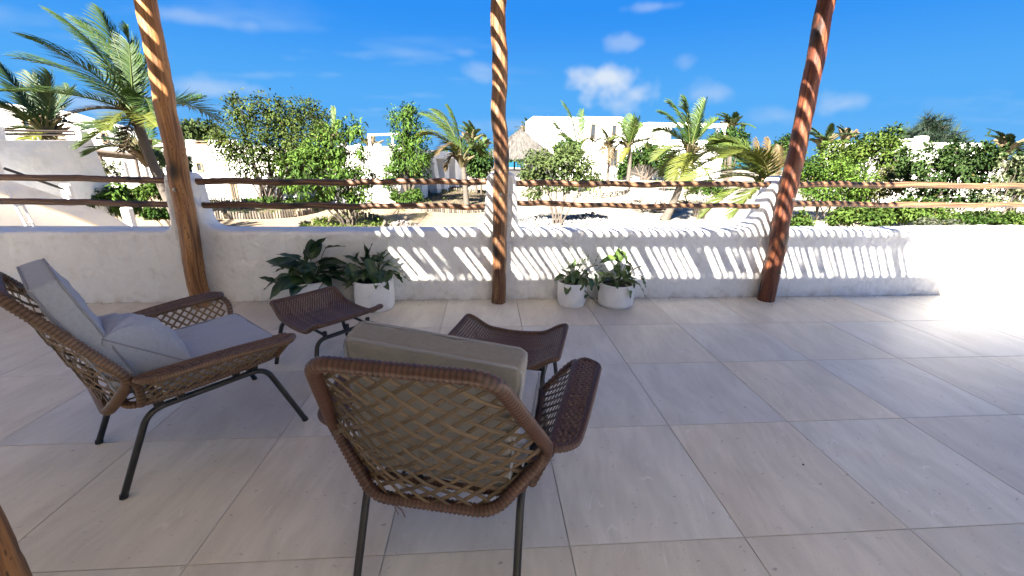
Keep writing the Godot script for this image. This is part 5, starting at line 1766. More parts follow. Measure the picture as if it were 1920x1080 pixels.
func plant_garden() -> void:
	palm("tall coconut palm at left with long fronds swept left by the wind", Vector3(-7.48, -2.57, -6.62), Vector3(-8.05, 0.67, -6.22), Vector3(-8.07, 1.92, -6.21), 0.11, 0.085, [[Vector3(-8.18, 3.04, -6.12), Vector3(-8.84, 3.56, -5.97), 0, 0.62], [Vector3(-7.83, 2.59, -5.38), Vector3(-8.28, 2.90, -4.74), 0, 0.66], [Vector3(-8.83, 2.74, -6.38), Vector3(-9.65, 2.81, -5.93), 0, 0.66], [Vector3(-8.30, 2.27, -5.39), Vector3(-8.90, 2.11, -4.71), 0.1, 0.6], [Vector3(-8.54, 3.14, -6.85), Vector3(-9.18, 3.71, -6.87), 0, 0.6], [Vector3(-8.30, 3.22, -6.54), Vector3(-8.51, 3.81, -6.63), 0.05, 0.55], [Vector3(-7.96, 2.94, -6.29), Vector3(-7.89, 3.47, -6.34), 0, 0.42], [Vector3(-8.18, 2.72, -6.75), Vector3(-8.36, 3.17, -7.23), 0, 0.45], [Vector3(-7.58, 2.53, -6.07), Vector3(-7.34, 1.76, -5.62), 0, 0.5], [Vector3(-7.58, 2.48, -6.80), Vector3(-7.09, 1.89, -7.34), 0.05, 0.6], [Vector3(-8.29, 2.15, -7.28), Vector3(-8.10, 2.54, -8.60), 0, 0.5], [Vector3(-7.52, 1.95, -5.62), Vector3(-6.91, 1.61, -5.07), 0.85, 0.42], [Vector3(-7.80, 1.97, -5.41), Vector3(-7.36, 1.52, -4.61), 0.8, 0.42], [Vector3(-8.36, 2.10, -5.73), Vector3(-8.61, 1.69, -5.11), 2, 0.42], [Vector3(-8.79, 1.69, -6.41), Vector3(-9.34, 1.71, -6.47), 0.1, 0.45], [Vector3(-7.96, 1.74, -5.53), Vector3(-8.14, 1.25, -4.86), 0.3, 0.5], [Vector3(-8.05, 1.62, -5.85), Vector3(-8.04, 1.16, -5.60), 2, 0.3]], 74, Vector3(-0.55, 0.00, 0.05), Color(0.03, 0.06, 0.018), Color(0.085, 0.14, 0.035), 0.82, 0.24)
	palm("second palm with drooping low fronds behind the tall left one", Vector3(-8.37, -2.55, -7.83), Vector3(-8.70, 0.46, -7.60), Vector3(-8.99, 1.15, -7.39), 0.13, 0.1, [[Vector3(-9.52, 1.86, -7.49), Vector3(-10.05, 1.63, -7.31), 0, 0.5], [Vector3(-9.22, 1.41, -6.83), Vector3(-9.47, 1.09, -6.49), 0, 0.45], [Vector3(-9.53, 1.51, -7.61), Vector3(-10.16, 1.42, -7.61), 0, 0.45], [Vector3(-8.95, 1.66, -8.04), Vector3(-8.90, 1.16, -8.44), 0.3, 0.45], [Vector3(-8.54, 1.43, -7.23), Vector3(-8.36, 0.86, -7.11), 0.3, 0.4], [Vector3(-9.46, 1.60, -8.29), Vector3(-9.91, 1.97, -9.20), 0, 0.4]], 60, Vector3(-0.55, 0.00, 0.05), Color(0.03, 0.06, 0.018), Color(0.07, 0.12, 0.04), 1, 0.3)
	palm("young palm on the left building's roof terrace", Vector3(-16.08, -2.48, -12.51), Vector3(-16.02, 1.34, -12.56), Vector3(-15.96, 1.74, -12.62), 0.16, 0.14, [[Vector3(-16.06, 2.68, -12.52), Vector3(-16.54, 3.75, -12.47), 0, 0.85], [Vector3(-15.87, 2.23, -12.01), Vector3(-16.15, 2.44, -11.73), 0, 0.7], [Vector3(-16.22, 2.74, -13.06), Vector3(-16.56, 3.62, -13.43), 0, 0.85], [Vector3(-15.48, 2.79, -12.65), Vector3(-15.29, 3.53, -12.69), 0, 0.75], [Vector3(-15.95, 2.59, -13.17), Vector3(-15.74, 3.27, -13.76), 0, 0.75], [Vector3(-15.64, 2.23, -12.91), Vector3(-15.59, 2.00, -13.36), 0.1, 0.7], [Vector3(-16.28, 1.92, -12.31), Vector3(-16.70, 1.74, -12.18), 0.2, 0.6], [Vector3(-16.55, 2.60, -13.44), Vector3(-17.33, 3.18, -14.75), 0, 0.7], [Vector3(-15.56, 1.69, -12.45), Vector3(-15.19, 1.26, -12.24), 1.6, 0.6], [Vector3(-15.84, 1.84, -12.18), Vector3(-15.77, 1.32, -11.69), 1.2, 0.6]], 44, Vector3(-0.55, 0.00, 0.05), Color(0.02, 0.045, 0.02), Color(0.06, 0.1, 0.04), 1.6, 0.25)
	palm("windblown palm with a bare rib standing beside the pillared house", Vector3(-2.10, -2.28, -25.08), Vector3(-2.18, -0.57, -25.08), Vector3(-2.32, 0.80, -25.07), 0.2, 0.15, [[Vector3(-2.44, 2.94, -25.06), Vector3(-3.05, 3.94, -25.02), 0, 1.1], [Vector3(-3.37, 3.35, -25.30), Vector3(-4.74, 3.56, -25.45), 0.1, 1.2], [Vector3(-3.54, 2.72, -24.38), Vector3(-4.78, 2.21, -24.03), 0.9, 1.2], [Vector3(-3.25, 2.06, -25.41), Vector3(-4.54, 0.77, -25.48), 0.2, 1.1], [Vector3(-2.82, 2.42, -24.44), Vector3(-3.78, 1.12, -24.05), 1.6, 1], [Vector3(-1.67, 2.32, -25.60), Vector3(-0.98, 1.15, -26.11), 0.3, 0.8], [Vector3(-2.95, 3.29, -25.63), Vector3(-4.12, 3.86, -26.13), 0.2, 1.1], [Vector3(-3.06, 1.62, -25.02), Vector3(-3.33, 0.19, -24.70), 1.7, 0.8]], 56, Vector3(-0.55, 0.00, 0.05), Color(0.035, 0.065, 0.02), Color(0.12, 0.17, 0.04), 2, 0.3)
	palm("leaning palm in the middle of the sand, its lower fronds yellow", Vector3(9.67, -2.36, -19.93), Vector3(10.27, -0.71, -19.66), Vector3(10.44, 1.54, -19.57), 0.24, 0.14, [[Vector3(9.79, 3.10, -19.88), Vector3(8.94, 3.48, -20.47), 0, 1], [Vector3(9.29, 2.80, -19.56), Vector3(8.57, 2.54, -19.87), 0.1, 0.9], [Vector3(10.13, 3.39, -20.06), Vector3(9.38, 4.05, -20.61), 0, 1], [Vector3(9.98, 3.47, -19.47), Vector3(9.74, 4.04, -19.46), 0.05, 0.9], [Vector3(10.70, 3.24, -19.67), Vector3(10.93, 4.03, -19.66), 0, 0.8], [Vector3(11.10, 2.71, -19.80), Vector3(11.87, 3.14, -19.85), 0.2, 0.8], [Vector3(9.42, 2.08, -19.61), Vector3(8.59, 1.01, -19.75), 0.6, 0.9], [Vector3(10.76, 3.01, -20.31), Vector3(11.35, 3.62, -20.91), 0, 0.8], [Vector3(9.74, 1.03, -19.13), Vector3(9.40, -0.22, -18.85), 0.95, 0.9], [Vector3(10.71, 1.05, -18.99), Vector3(11.24, -0.02, -18.25), 0.6, 0.8], [Vector3(10.09, 0.77, -18.85), Vector3(10.00, -0.32, -18.34), 1, 0.8], [Vector3(9.69, 1.73, -20.37), Vector3(9.51, 0.11, -20.77), 0.5, 0.9]], 56, Vector3(-0.55, 0.00, 0.05), Color(0.03, 0.06, 0.02), Color(0.1, 0.155, 0.035), 1.7, 0.3)
	palm("near palm by the right pier, big yellowing fronds curled by the wind", Vector3(7.09, -2.56, -7.51), Vector3(7.24, -0.23, -7.40), Vector3(6.93, 0.53, -7.63), 0.17, 0.13, [[Vector3(6.34, 1.84, -8.02), Vector3(5.23, 0.79, -8.87), 0.25, 0.8], [Vector3(6.09, 1.35, -7.35), Vector3(4.38, 0.42, -7.95), 0.55, 0.75], [Vector3(6.01, 1.91, -8.91), Vector3(5.75, 1.12, -9.73), 0.1, 0.8], [Vector3(6.22, 1.73, -7.03), Vector3(5.05, 1.15, -6.93), 0.7, 0.8], [Vector3(6.43, 2.00, -8.32), Vector3(5.82, 1.51, -9.02), 0.2, 0.7], [Vector3(6.69, 1.16, -7.79), Vector3(6.62, 1.68, -8.08), 2, 0.35], [Vector3(7.09, 1.16, -8.00), Vector3(7.07, 1.70, -8.26), 2, 0.35], [Vector3(7.37, 1.09, -8.05), Vector3(7.45, 1.52, -8.24), 2, 0.35], [Vector3(5.91, 0.75, -7.34), Vector3(5.03, -0.30, -7.28), 0.35, 0.65], [Vector3(6.33, 1.07, -8.38), Vector3(5.42, 0.10, -9.11), 0.3, 0.75], [Vector3(6.17, 0.70, -7.05), Vector3(5.58, -0.23, -6.84), 0.4, 0.6], [Vector3(6.92, 1.59, -8.84), Vector3(6.36, 1.74, -10.09), 0.2, 0.7], [Vector3(7.47, 1.30, -8.47), Vector3(8.08, 1.39, -8.77), 0.3, 0.5]], 76, Vector3(-0.55, 0.00, 0.05), Color(0.04, 0.07, 0.02), Color(0.14, 0.18, 0.035), 1.15, 0.26)
	palm("slim palm with two tall swept fronds before the white villa", Vector3(7.83, -2.11, -35.65), Vector3(7.92, -0.18, -35.63), Vector3(7.69, 1.24, -35.68), 0.2, 0.15, [[Vector3(7.50, 4.21, -35.72), Vector3(6.25, 5.64, -36.17), 0.15, 1.2], [Vector3(8.01, 3.79, -36.12), Vector3(8.12, 5.04, -36.51), 0, 0.9], [Vector3(6.46, 3.06, -35.52), Vector3(5.46, 3.85, -35.60), 0.1, 1.2], [Vector3(8.41, 3.11, -35.93), Vector3(9.21, 2.43, -36.14), 1.2, 0.9], [Vector3(7.13, 3.11, -36.41), Vector3(6.05, 2.88, -37.02), 0.2, 1.1]], 44, Vector3(-0.55, 0.00, 0.05), Color(0.04, 0.08, 0.025), Color(0.11, 0.17, 0.05), 2.2, 0.3)
	palm("small palm with a skirt of brown dead fronds before the villa", Vector3(12.23, -2.03, -40.70), Vector3(12.27, 0.22, -40.69), Vector3(12.09, 2.44, -40.75), 0.17, 0.14, [[Vector3(11.41, 3.06, -40.94), Vector3(10.87, 2.54, -41.29), 0.4, 1], [Vector3(12.43, 3.28, -40.64), Vector3(13.33, 2.46, -40.57), 0.5, 1], [Vector3(11.67, 3.35, -40.35), Vector3(11.17, 3.75, -40.28), 0.4, 0.8], [Vector3(11.55, 2.22, -40.59), Vector3(11.33, 0.75, -40.34), 2, 0.9], [Vector3(12.61, 2.24, -40.90), Vector3(12.93, 0.76, -41.12), 2, 0.9], [Vector3(11.96, 1.91, -40.16), Vector3(11.91, 0.50, -39.75), 2, 0.9], [Vector3(12.12, 2.78, -41.36), Vector3(11.31, 1.54, -42.21), 2, 0.9]], 34, Vector3(-0.55, 0.00, 0.05), Color(0.06, 0.09, 0.03), Color(0.14, 0.18, 0.05), 2, 0.4)
	palm("bushy palm with golden lower fronds in front of the villa", Vector3(14.18, -2.04, -40.07), Vector3(14.41, -0.01, -40.00), Vector3(14.04, 2.25, -40.12), 0.24, 0.17, [[Vector3(13.49, 3.89, -40.31), Vector3(13.04, 4.32, -40.77), 0, 1.2], [Vector3(14.11, 4.16, -40.42), Vector3(14.27, 5.04, -40.68), 0, 1.2], [Vector3(14.65, 3.92, -40.44), Vector3(15.44, 4.20, -40.69), 0.1, 1.2], [Vector3(13.06, 3.36, -40.03), Vector3(12.20, 2.74, -40.09), 0.5, 1.2], [Vector3(14.85, 3.12, -39.52), Vector3(15.42, 2.10, -38.98), 0.8, 1.2], [Vector3(14.17, 3.95, -39.44), Vector3(14.22, 4.57, -39.00), 0.1, 1.1], [Vector3(13.08, 2.77, -40.76), Vector3(12.86, 1.56, -41.14), 0.9, 1.2], [Vector3(13.55, 1.57, -39.76), Vector3(13.29, 0.78, -39.43), 1.3, 1], [Vector3(15.44, 2.79, -40.26), Vector3(16.19, 2.81, -40.61), 0.6, 1.1], [Vector3(13.88, 4.04, -41.02), Vector3(13.81, 4.77, -41.89), 0, 1.1]], 40, Vector3(-0.55, 0.00, 0.05), Color(0.04, 0.08, 0.02), Color(0.13, 0.18, 0.04), 2.4, 0.32)
	far_palm("distant palm leaning left of the thatched hut", Vector3(-1.14, -1.72, -71.61), Vector3(-1.04, 2.36, -71.61), 3.2, 11, 22, Vector3(-0.55, 0.00, 0.05), Color(0.05, 0.09, 0.03), Color(0.12, 0.17, 0.06), 4, 0.2)
	far_palm("distant palm just right of the middle post", Vector3(7.09, -1.72, -76.21), Vector3(7.18, 5.32, -76.20), 2.6, 9, 22, Vector3(-0.55, 0.00, 0.05), Color(0.05, 0.08, 0.03), Color(0.1, 0.15, 0.06), 4, 0.1)
	far_palm("dark palm standing behind the villa's open frame", Vector3(35.17, -1.77, -56.62), Vector3(34.53, 5.31, -57.00), 3.6, 12, 22, Vector3(-0.55, 0.00, 0.05), Color(0.04, 0.08, 0.03), Color(0.1, 0.15, 0.05), 4, 0.1)
	far_palm("distant palm right of the red post", Vector3(32.44, -2.10, -36.54), Vector3(32.24, 2.65, -36.71), 2.6, 12, 26, Vector3(-0.55, 0.00, 0.05), Color(0.03, 0.06, 0.025), Color(0.09, 0.13, 0.05), 3, 0.1)
	far_palm("lone far palm near the right edge of the picture", Vector3(48.51, -2.13, -34.10), Vector3(48.48, 2.45, -34.14), 2.4, 10, 30, Vector3(-0.55, 0.00, 0.05), Color(0.02, 0.045, 0.025), Color(0.05, 0.08, 0.04), 3.2, 0)
	far_palm("palm head showing above the tall thicket tree", Vector3(37.75, -2.04, -39.88), Vector3(37.34, 3.34, -40.24), 1.8, 8, 20, Vector3(-0.55, 0.00, 0.05), Color(0.03, 0.05, 0.03), Color(0.07, 0.1, 0.05), 3, 0)
	far_palm("palm partly hidden behind the big left tree", Vector3(-14.65, -2.13, -34.16), Vector3(-14.00, 2.17, -34.39), 2.9, 11, 26, Vector3(-0.55, 0.00, 0.05), Color(0.05, 0.09, 0.03), Color(0.13, 0.18, 0.06), 3, 0.3)
	far_palm("small palm above the roof of the long white house", Vector3(-12.18, -2.02, -41.20), Vector3(-12.25, 1.89, -41.18), 1.8, 9, 22, Vector3(-0.55, 0.00, 0.05), Color(0.07, 0.09, 0.03), Color(0.2, 0.2, 0.07), 3, 0.5)
	far_palm("palm with pale fronds over the bush by the drive", Vector3(-2.12, -2.03, -40.59), Vector3(-2.15, 2.54, -40.59), 2.2, 10, 24, Vector3(-0.55, 0.00, 0.05), Color(0.06, 0.1, 0.03), Color(0.14, 0.19, 0.06), 3, 0.3)
	tree("broadleaf_tree", "large olive green tree with several thin stems before the long white house", "tree", Vector3(-14.86, -2.29, -24.50), [Vector3(-15.17, -2.29, -24.34), Vector3(-14.98, -2.29, -24.55), Vector3(-14.60, -2.29, -24.63), Vector3(-14.50, -2.28, -24.90)], [[-15.20, 3.31, -23.69, 1.07, 1.14, 0.99], [-15.60, 3.82, -23.92, 0.51, 0.63, 0.51], [-14.05, 3.60, -24.42, 1.36, 1.04, 1.08], [-12.65, 3.42, -25.50, 1.63, 1.22, 1.28], [-11.84, 3.93, -25.73, 0.82, 0.55, 0.61], [-14.72, 1.73, -23.25, 1.74, 1.43, 1.43], [-12.69, 1.87, -23.93, 2.02, 1.47, 1.57], [-16.40, 1.33, -23.94, 1.04, 0.98, 0.91], [-11.39, 2.49, -25.52, 0.83, 1.03, 0.84], [-13.92, 0.51, -24.07, 1.83, 1.07, 1.30], [-15.98, 0.32, -24.55, 1.28, 0.88, 0.97], [-12.44, 0.84, -25.32, 1.39, 0.98, 1.07], [-16.78, 1.79, -23.44, 0.44, 0.70, 0.51], [-13.46, 2.74, -24.88, 1.67, 1.20, 1.29], [-11.15, 3.39, -25.93, 0.42, 0.35, 0.34]], 17500, 0.215, Color(0.035, 0.055, 0.015), Color(0.115, 0.14, 0.035), 0, 0.12, 0.1, "")
	tree("broadleaf_tree", "light green tree with drooping leaf clusters, nearest of the trees at left centre", "tree", Vector3(-7.45, -2.41, -16.97), [Vector3(-7.58, -2.41, -16.93), Vector3(-7.38, -2.41, -16.99), Vector3(-7.26, -2.41, -17.14)], [[-9.07, 0.58, -15.97, 0.90, 0.71, 0.72], [-8.59, 1.07, -16.69, 0.73, 0.73, 0.66], [-7.96, 1.43, -17.17, 0.84, 1.04, 0.85], [-6.95, 2.19, -17.14, 0.59, 0.49, 0.49], [-7.27, 2.44, -17.13, 0.34, 0.24, 0.26], [-7.63, 0.41, -17.14, 1.14, 0.91, 0.92], [-8.42, -0.25, -16.08, 1.01, 0.63, 0.74], [-7.42, -0.59, -17.30, 1.09, 0.62, 0.77], [-6.47, 0.12, -17.33, 0.62, 0.57, 0.53], [-9.57, -0.19, -16.05, 0.43, 0.38, 0.37], [-6.54, 1.15, -17.03, 0.40, 0.50, 0.40], [-8.51, -1.00, -17.04, 1.03, 0.41, 0.65], [-6.91, -1.12, -17.12, 0.57, 0.36, 0.42]], 9500, 0.24, Color(0.045, 0.085, 0.018), Color(0.15, 0.23, 0.045), 1, 0.13, 0.07, "")
	tree("broadleaf_tree", "upright bright green tree with gaps of sky in front of the white house corner", "tree", Vector3(-6.20, -2.27, -25.62), [Vector3(-6.20, -2.27, -25.62), Vector3(-6.02, -2.27, -25.76)], [[-6.20, 3.25, -25.86, 0.98, 0.91, 0.85], [-5.75, 3.76, -26.03, 0.77, 0.56, 0.60], [-5.48, 2.28, -25.98, 1.00, 1.00, 0.90], [-6.24, 1.76, -26.08, 1.01, 1.08, 0.94], [-5.86, 0.75, -25.54, 1.21, 0.93, 0.96], [-7.00, 0.11, -25.75, 0.87, 0.87, 0.78], [-4.82, 1.03, -25.81, 0.50, 0.58, 0.49], [-5.39, -0.03, -26.13, 0.81, 0.66, 0.66], [-7.00, 1.24, -25.64, 0.43, 0.50, 0.42], [-7.39, -0.63, -25.15, 0.50, 0.50, 0.45]], 8500, 0.25, Color(0.04, 0.08, 0.018), Color(0.13, 0.21, 0.04), 1, 0.1, 0.09, "")
	tree("dark_bush_tree", "dense mid green round tree behind the windblown palm", "tree", Vector3(-1.45, -2.16, -32.60), [Vector3(-1.54, -2.16, -32.60), Vector3(-1.14, -2.16, -32.61)], [[-1.57, 1.34, -32.19, 1.06, 0.97, 0.91], [-0.87, 0.71, -32.31, 0.98, 0.98, 0.88], [-1.92, 0.26, -32.99, 0.82, 0.91, 0.78], [-1.24, -0.16, -32.53, 1.08, 0.63, 0.77]], 4200, 0.28, Color(0.022, 0.05, 0.016), Color(0.085, 0.14, 0.035), 0, 0, 0.1, "")
	tree("shrub", "tall grey green shrub on many bare stems rising from the rubble", "shrub", Vector3(3.01, -2.39, -18.06), [Vector3(2.80, -2.39, -18.10), Vector3(2.93, -2.39, -18.07), Vector3(3.08, -2.39, -18.15), Vector3(3.17, -2.39, -18.03), Vector3(3.29, -2.39, -18.11)], [[1.92, 0.82, -18.36, 0.99, 0.71, 0.77], [2.93, 0.97, -17.84, 1.07, 0.70, 0.80], [3.90, 0.72, -17.89, 0.87, 0.70, 0.71], [4.62, 0.22, -17.64, 0.49, 0.70, 0.53], [1.37, 0.29, -18.21, 0.55, 0.49, 0.47], [2.49, 0.03, -18.25, 1.11, 0.61, 0.77], [3.70, -0.02, -18.00, 0.88, 0.55, 0.64], [1.70, -0.67, -18.49, 0.56, 0.45, 0.46], [3.37, 1.36, -18.15, 0.81, 0.43, 0.56]], 9000, 0.19, Color(0.06, 0.085, 0.03), Color(0.17, 0.2, 0.08), 0, 0.06, 0.05, "")
	tree("small_tree", "small green tree peeping over the grey green shrub beside the hut", "tree", Vector3(6.62, -2.14, -33.86), [Vector3(6.62, -2.14, -33.86)], [[6.40, 1.90, -34.38, 1.04, 0.66, 0.77], [7.21, 1.59, -34.03, 0.75, 0.56, 0.59], [5.84, 1.49, -34.31, 0.57, 0.47, 0.47]], 2200, 0.28, Color(0.022, 0.05, 0.016), Color(0.09, 0.16, 0.035), 0, 0, 0.08, "")
	tree("round_tree", "low round dark green tree with forked trunk before the villa", "tree", Vector3(20.11, -1.87, -50.68), [Vector3(19.80, -1.87, -50.80), Vector3(20.17, -1.87, -50.66), Vector3(20.47, -1.87, -50.54)], [[19.73, 1.36, -51.19, 1.81, 1.25, 1.38], [21.22, 1.06, -49.52, 1.76, 1.35, 1.40], [23.21, 0.76, -49.98, 1.37, 1.37, 1.23], [18.27, 0.67, -51.88, 0.99, 1.13, 0.95], [20.84, 2.03, -51.12, 1.52, 0.97, 1.12], [17.28, -0.56, -51.77, 0.99, 1.42, 1.08]], 5200, 0.4, Color(0.022, 0.05, 0.016), Color(0.075, 0.13, 0.03), 0, -0.05, 0.22, "")
	tree("round_bush", "bright green rounded bush right of the forked tree", "bush", Vector3(16.81, -2.09, -36.90), [Vector3(16.73, -2.09, -36.94), Vector3(16.90, -2.09, -36.86)], [[17.03, 0.07, -36.99, 0.73, 0.83, 0.70], [17.25, 0.78, -36.52, 0.51, 0.51, 0.46]], 1600, 0.28, Color(0.03, 0.07, 0.015), Color(0.1, 0.18, 0.03), 0, -0.1, 0.06, "")
	tree("bushy_tree", "green tree rising behind the curled yellow palm", "tree", Vector3(25.82, -2.02, -41.24), [Vector3(25.73, -2.02, -41.29)], [[24.91, 3.22, -42.29, 1.16, 0.70, 0.84], [25.72, 3.52, -41.43, 1.25, 0.80, 0.92], [26.36, 2.97, -40.67, 0.79, 0.79, 0.71], [23.78, 2.64, -41.92, 0.81, 0.69, 0.68], [25.81, 2.29, -42.20, 1.99, 0.82, 1.26]], 3800, 0.34, Color(0.022, 0.05, 0.016), Color(0.09, 0.15, 0.035), 0, 0, 0.12, "")
	tree("bushy_tree", "low leafy tree just left of the red post", "tree", Vector3(27.16, -2.11, -35.57), [Vector3(27.16, -2.11, -35.57)], [[27.36, 2.08, -36.04, 0.82, 0.71, 0.69], [27.34, 2.53, -35.00, 0.69, 0.79, 0.67], [27.72, 1.26, -35.68, 1.12, 0.51, 0.73]], 2600, 0.32, Color(0.022, 0.05, 0.016), Color(0.1, 0.16, 0.04), 0, 0.02, 0.1, "")
	tree("bush", "low mounds of bush beneath the yellow palm", "bush", Vector3(15.63, -2.26, -26.33), [Vector3(15.63, -2.26, -26.33)], [[15.43, -0.95, -26.34, 0.94, 0.47, 0.64], [16.13, -1.12, -25.73, 0.69, 0.39, 0.49], [14.61, -0.91, -26.73, 0.55, 0.48, 0.46]], 2200, 0.2, Color(0.03, 0.06, 0.015), Color(0.09, 0.15, 0.03), 0, 0, 0.04, "")
	tree("bush_mound", "bright yellow green bush mound behind the right hand rails", "bush", Vector3(19.44, -2.36, -20.03), [Vector3(19.26, -2.36, -20.19), Vector3(19.63, -2.36, -19.87)], [[19.34, 0.21, -20.69, 1.28, 0.83, 0.95], [20.19, 0.40, -20.17, 1.26, 0.88, 0.96], [20.12, -0.03, -18.71, 0.83, 0.71, 0.70], [18.67, -0.11, -20.80, 0.71, 0.84, 0.70], [18.78, -0.69, -19.52, 1.36, 0.50, 0.84], [20.57, -0.77, -19.49, 1.24, 0.50, 0.78], [18.57, 0.76, -20.53, 0.82, 0.51, 0.60]], 9000, 0.19, Color(0.045, 0.085, 0.015), Color(0.15, 0.225, 0.04), 0, -0.06, 0.06, "")
	tree("thicket_tree", "tangled green tree with a dark hollow under its crown", "tree", Vector3(25.52, -2.30, -23.95), [Vector3(25.31, -2.29, -24.15), Vector3(25.88, -2.30, -24.02)], [[24.09, 1.66, -25.91, 1.00, 0.77, 0.79], [25.00, 1.49, -25.42, 1.14, 0.99, 0.96], [25.41, 2.18, -24.07, 1.22, 0.72, 0.87], [26.34, 2.60, -23.91, 0.79, 0.79, 0.71], [25.87, 1.51, -23.23, 0.99, 1.13, 0.95], [24.66, 1.66, -24.12, 0.80, 0.65, 0.65], [26.62, 0.85, -22.95, 0.56, 0.85, 0.63], [24.00, 0.78, -24.60, 0.89, 0.52, 0.63]], 9000, 0.25, Color(0.045, 0.075, 0.018), Color(0.14, 0.19, 0.04), 0, 0, 0.12, "")
	tree("dry_bush", "dry brownish bush below the tangled tree", "bush", Vector3(21.80, -2.37, -19.19), [Vector3(21.80, -2.37, -19.19)], [[21.68, -0.11, -18.81, 0.84, 0.66, 0.68], [21.62, -0.59, -19.26, 0.68, 0.49, 0.53], [22.41, -0.30, -18.68, 0.54, 0.54, 0.49], [21.73, 0.47, -18.89, 0.54, 0.36, 0.40]], 3600, 0.17, Color(0.1, 0.1, 0.045), Color(0.25, 0.23, 0.11), 0, 0.05, 0.05, "")
	tree("climbing_plant", "dark green climber spread over the white house at right", "climber", Vector3(22.26, -2.42, -16.49), [Vector3(22.01, -2.41, -16.77), Vector3(22.50, -2.42, -16.21)], [[21.40, 1.21, -16.53, 0.91, 0.69, 0.44], [22.83, 1.48, -16.73, 1.08, 0.70, 0.49], [22.65, 1.24, -15.57, 0.97, 0.72, 0.46], [23.51, 1.25, -15.59, 0.56, 0.51, 0.30], [21.96, 0.53, -17.49, 0.79, 0.73, 0.42], [22.12, 0.46, -16.29, 1.28, 0.64, 0.53], [22.89, 0.50, -15.64, 0.99, 0.62, 0.44], [22.00, -0.37, -16.83, 1.00, 0.61, 0.44], [22.90, -0.57, -16.13, 1.24, 0.54, 0.49], [23.47, -0.47, -15.22, 0.93, 0.47, 0.38], [21.28, 1.20, -17.63, 0.45, 0.84, 0.35], [23.41, 1.61, -15.21, 0.45, 0.30, 0.21], [22.83, 1.94, -16.64, 0.80, 0.24, 0.29], [21.75, 1.93, -17.07, 0.43, 0.24, 0.19], [22.96, 1.78, -15.55, 0.51, 0.25, 0.21]], 14500, 0.2, Color(0.03, 0.055, 0.02), Color(0.085, 0.13, 0.04), 0, 0.12, 0.06, "")
	tree("leafy_bush", "pale pink grey flowering bush against the right white house", "bush", Vector3(23.11, -2.45, -14.64), [Vector3(23.06, -2.44, -14.70), Vector3(23.20, -2.45, -14.51)], [[23.33, 0.31, -14.72, 0.65, 0.65, 0.32], [23.13, 0.81, -14.23, 0.53, 0.58, 0.28], [22.93, -0.29, -14.54, 0.65, 0.50, 0.29], [23.83, -0.14, -14.35, 0.54, 0.64, 0.30], [23.11, 1.26, -14.66, 0.49, 0.34, 0.21]], 3000, 0.17, Color(0.07, 0.1, 0.04), Color(0.24, 0.24, 0.15), 0, 0.22, 0.05, "")
	tree("dark_tree", "dark green tree cut by the right edge of the picture", "tree", Vector3(25.91, -2.43, -15.89), [Vector3(25.91, -2.43, -15.89)], [[25.89, 0.82, -16.00, 0.58, 0.58, 0.53], [25.41, 1.04, -15.28, 0.92, 0.77, 0.76], [25.99, 0.15, -15.61, 0.69, 0.58, 0.57]], 4200, 0.24, Color(0.018, 0.036, 0.014), Color(0.05, 0.085, 0.025), 0, 0, 0.1, "")
	tree("casuarina_tree", "feathery blue green casuarina tree above the climber", "tree", Vector3(33.41, -2.24, -27.28), [Vector3(33.37, -2.24, -27.33), Vector3(33.49, -2.24, -27.19)], [[33.30, 2.60, -27.62, 1.23, 0.33, 0.70], [32.16, 2.98, -27.79, 0.82, 0.25, 0.48], [33.81, 3.05, -27.07, 0.88, 0.24, 0.50], [33.15, 3.98, -27.74, 0.57, 0.36, 0.42], [32.46, 3.43, -27.53, 0.81, 0.28, 0.49], [34.16, 2.55, -26.66, 0.80, 0.16, 0.43], [33.41, 3.57, -27.23, 0.56, 0.32, 0.40], [32.37, 3.24, -28.56, 0.42, 0.17, 0.26], [33.07, 3.20, -27.34, 0.97, 0.24, 0.54], [33.00, 2.54, -28.14, 0.91, 0.25, 0.52], [32.89, 4.21, -27.98, 0.24, 0.24, 0.22]], 1150, 0.9, Color(0.035, 0.055, 0.045), Color(0.085, 0.11, 0.085), 2, 0.08, 0.14, "")
	tree("bush", "round green bush low behind the right rails", "bush", Vector3(18.19, -2.45, -14.29), [Vector3(18.19, -2.45, -14.29)], [[17.89, -0.88, -13.75, 0.86, 0.52, 0.62], [18.40, -0.99, -13.25, 0.84, 0.42, 0.56], [18.10, -1.18, -14.61, 0.65, 0.45, 0.49]], 5200, 0.17, Color(0.045, 0.08, 0.018), Color(0.14, 0.2, 0.045), 0, 0, 0.04, "bushes below the right rails")
	tree("bush", "bright green sapling beside the foot of the red post", "bush", Vector3(11.34, -2.48, -12.45), [Vector3(11.34, -2.48, -12.45)], [[11.79, -1.15, -12.34, 0.35, 0.30, 0.29], [11.83, -1.26, -11.96, 0.25, 0.21, 0.21], [11.59, -1.40, -12.24, 0.22, 0.17, 0.17]], 1500, 0.17, Color(0.045, 0.08, 0.018), Color(0.14, 0.2, 0.045), 0, 0, 0.04, "bushes below the right rails")
	tree("bush", "olive bush between the lower right rails and the wall", "bush", Vector3(15.41, -2.45, -14.24), [Vector3(15.41, -2.45, -14.24)], [[15.73, -1.07, -14.08, 0.82, 0.48, 0.58], [16.08, -1.13, -13.36, 0.70, 0.42, 0.50], [15.23, -1.35, -14.30, 0.44, 0.34, 0.35]], 4200, 0.17, Color(0.045, 0.08, 0.018), Color(0.14, 0.2, 0.045), 0, 0, 0.04, "bushes below the right rails")
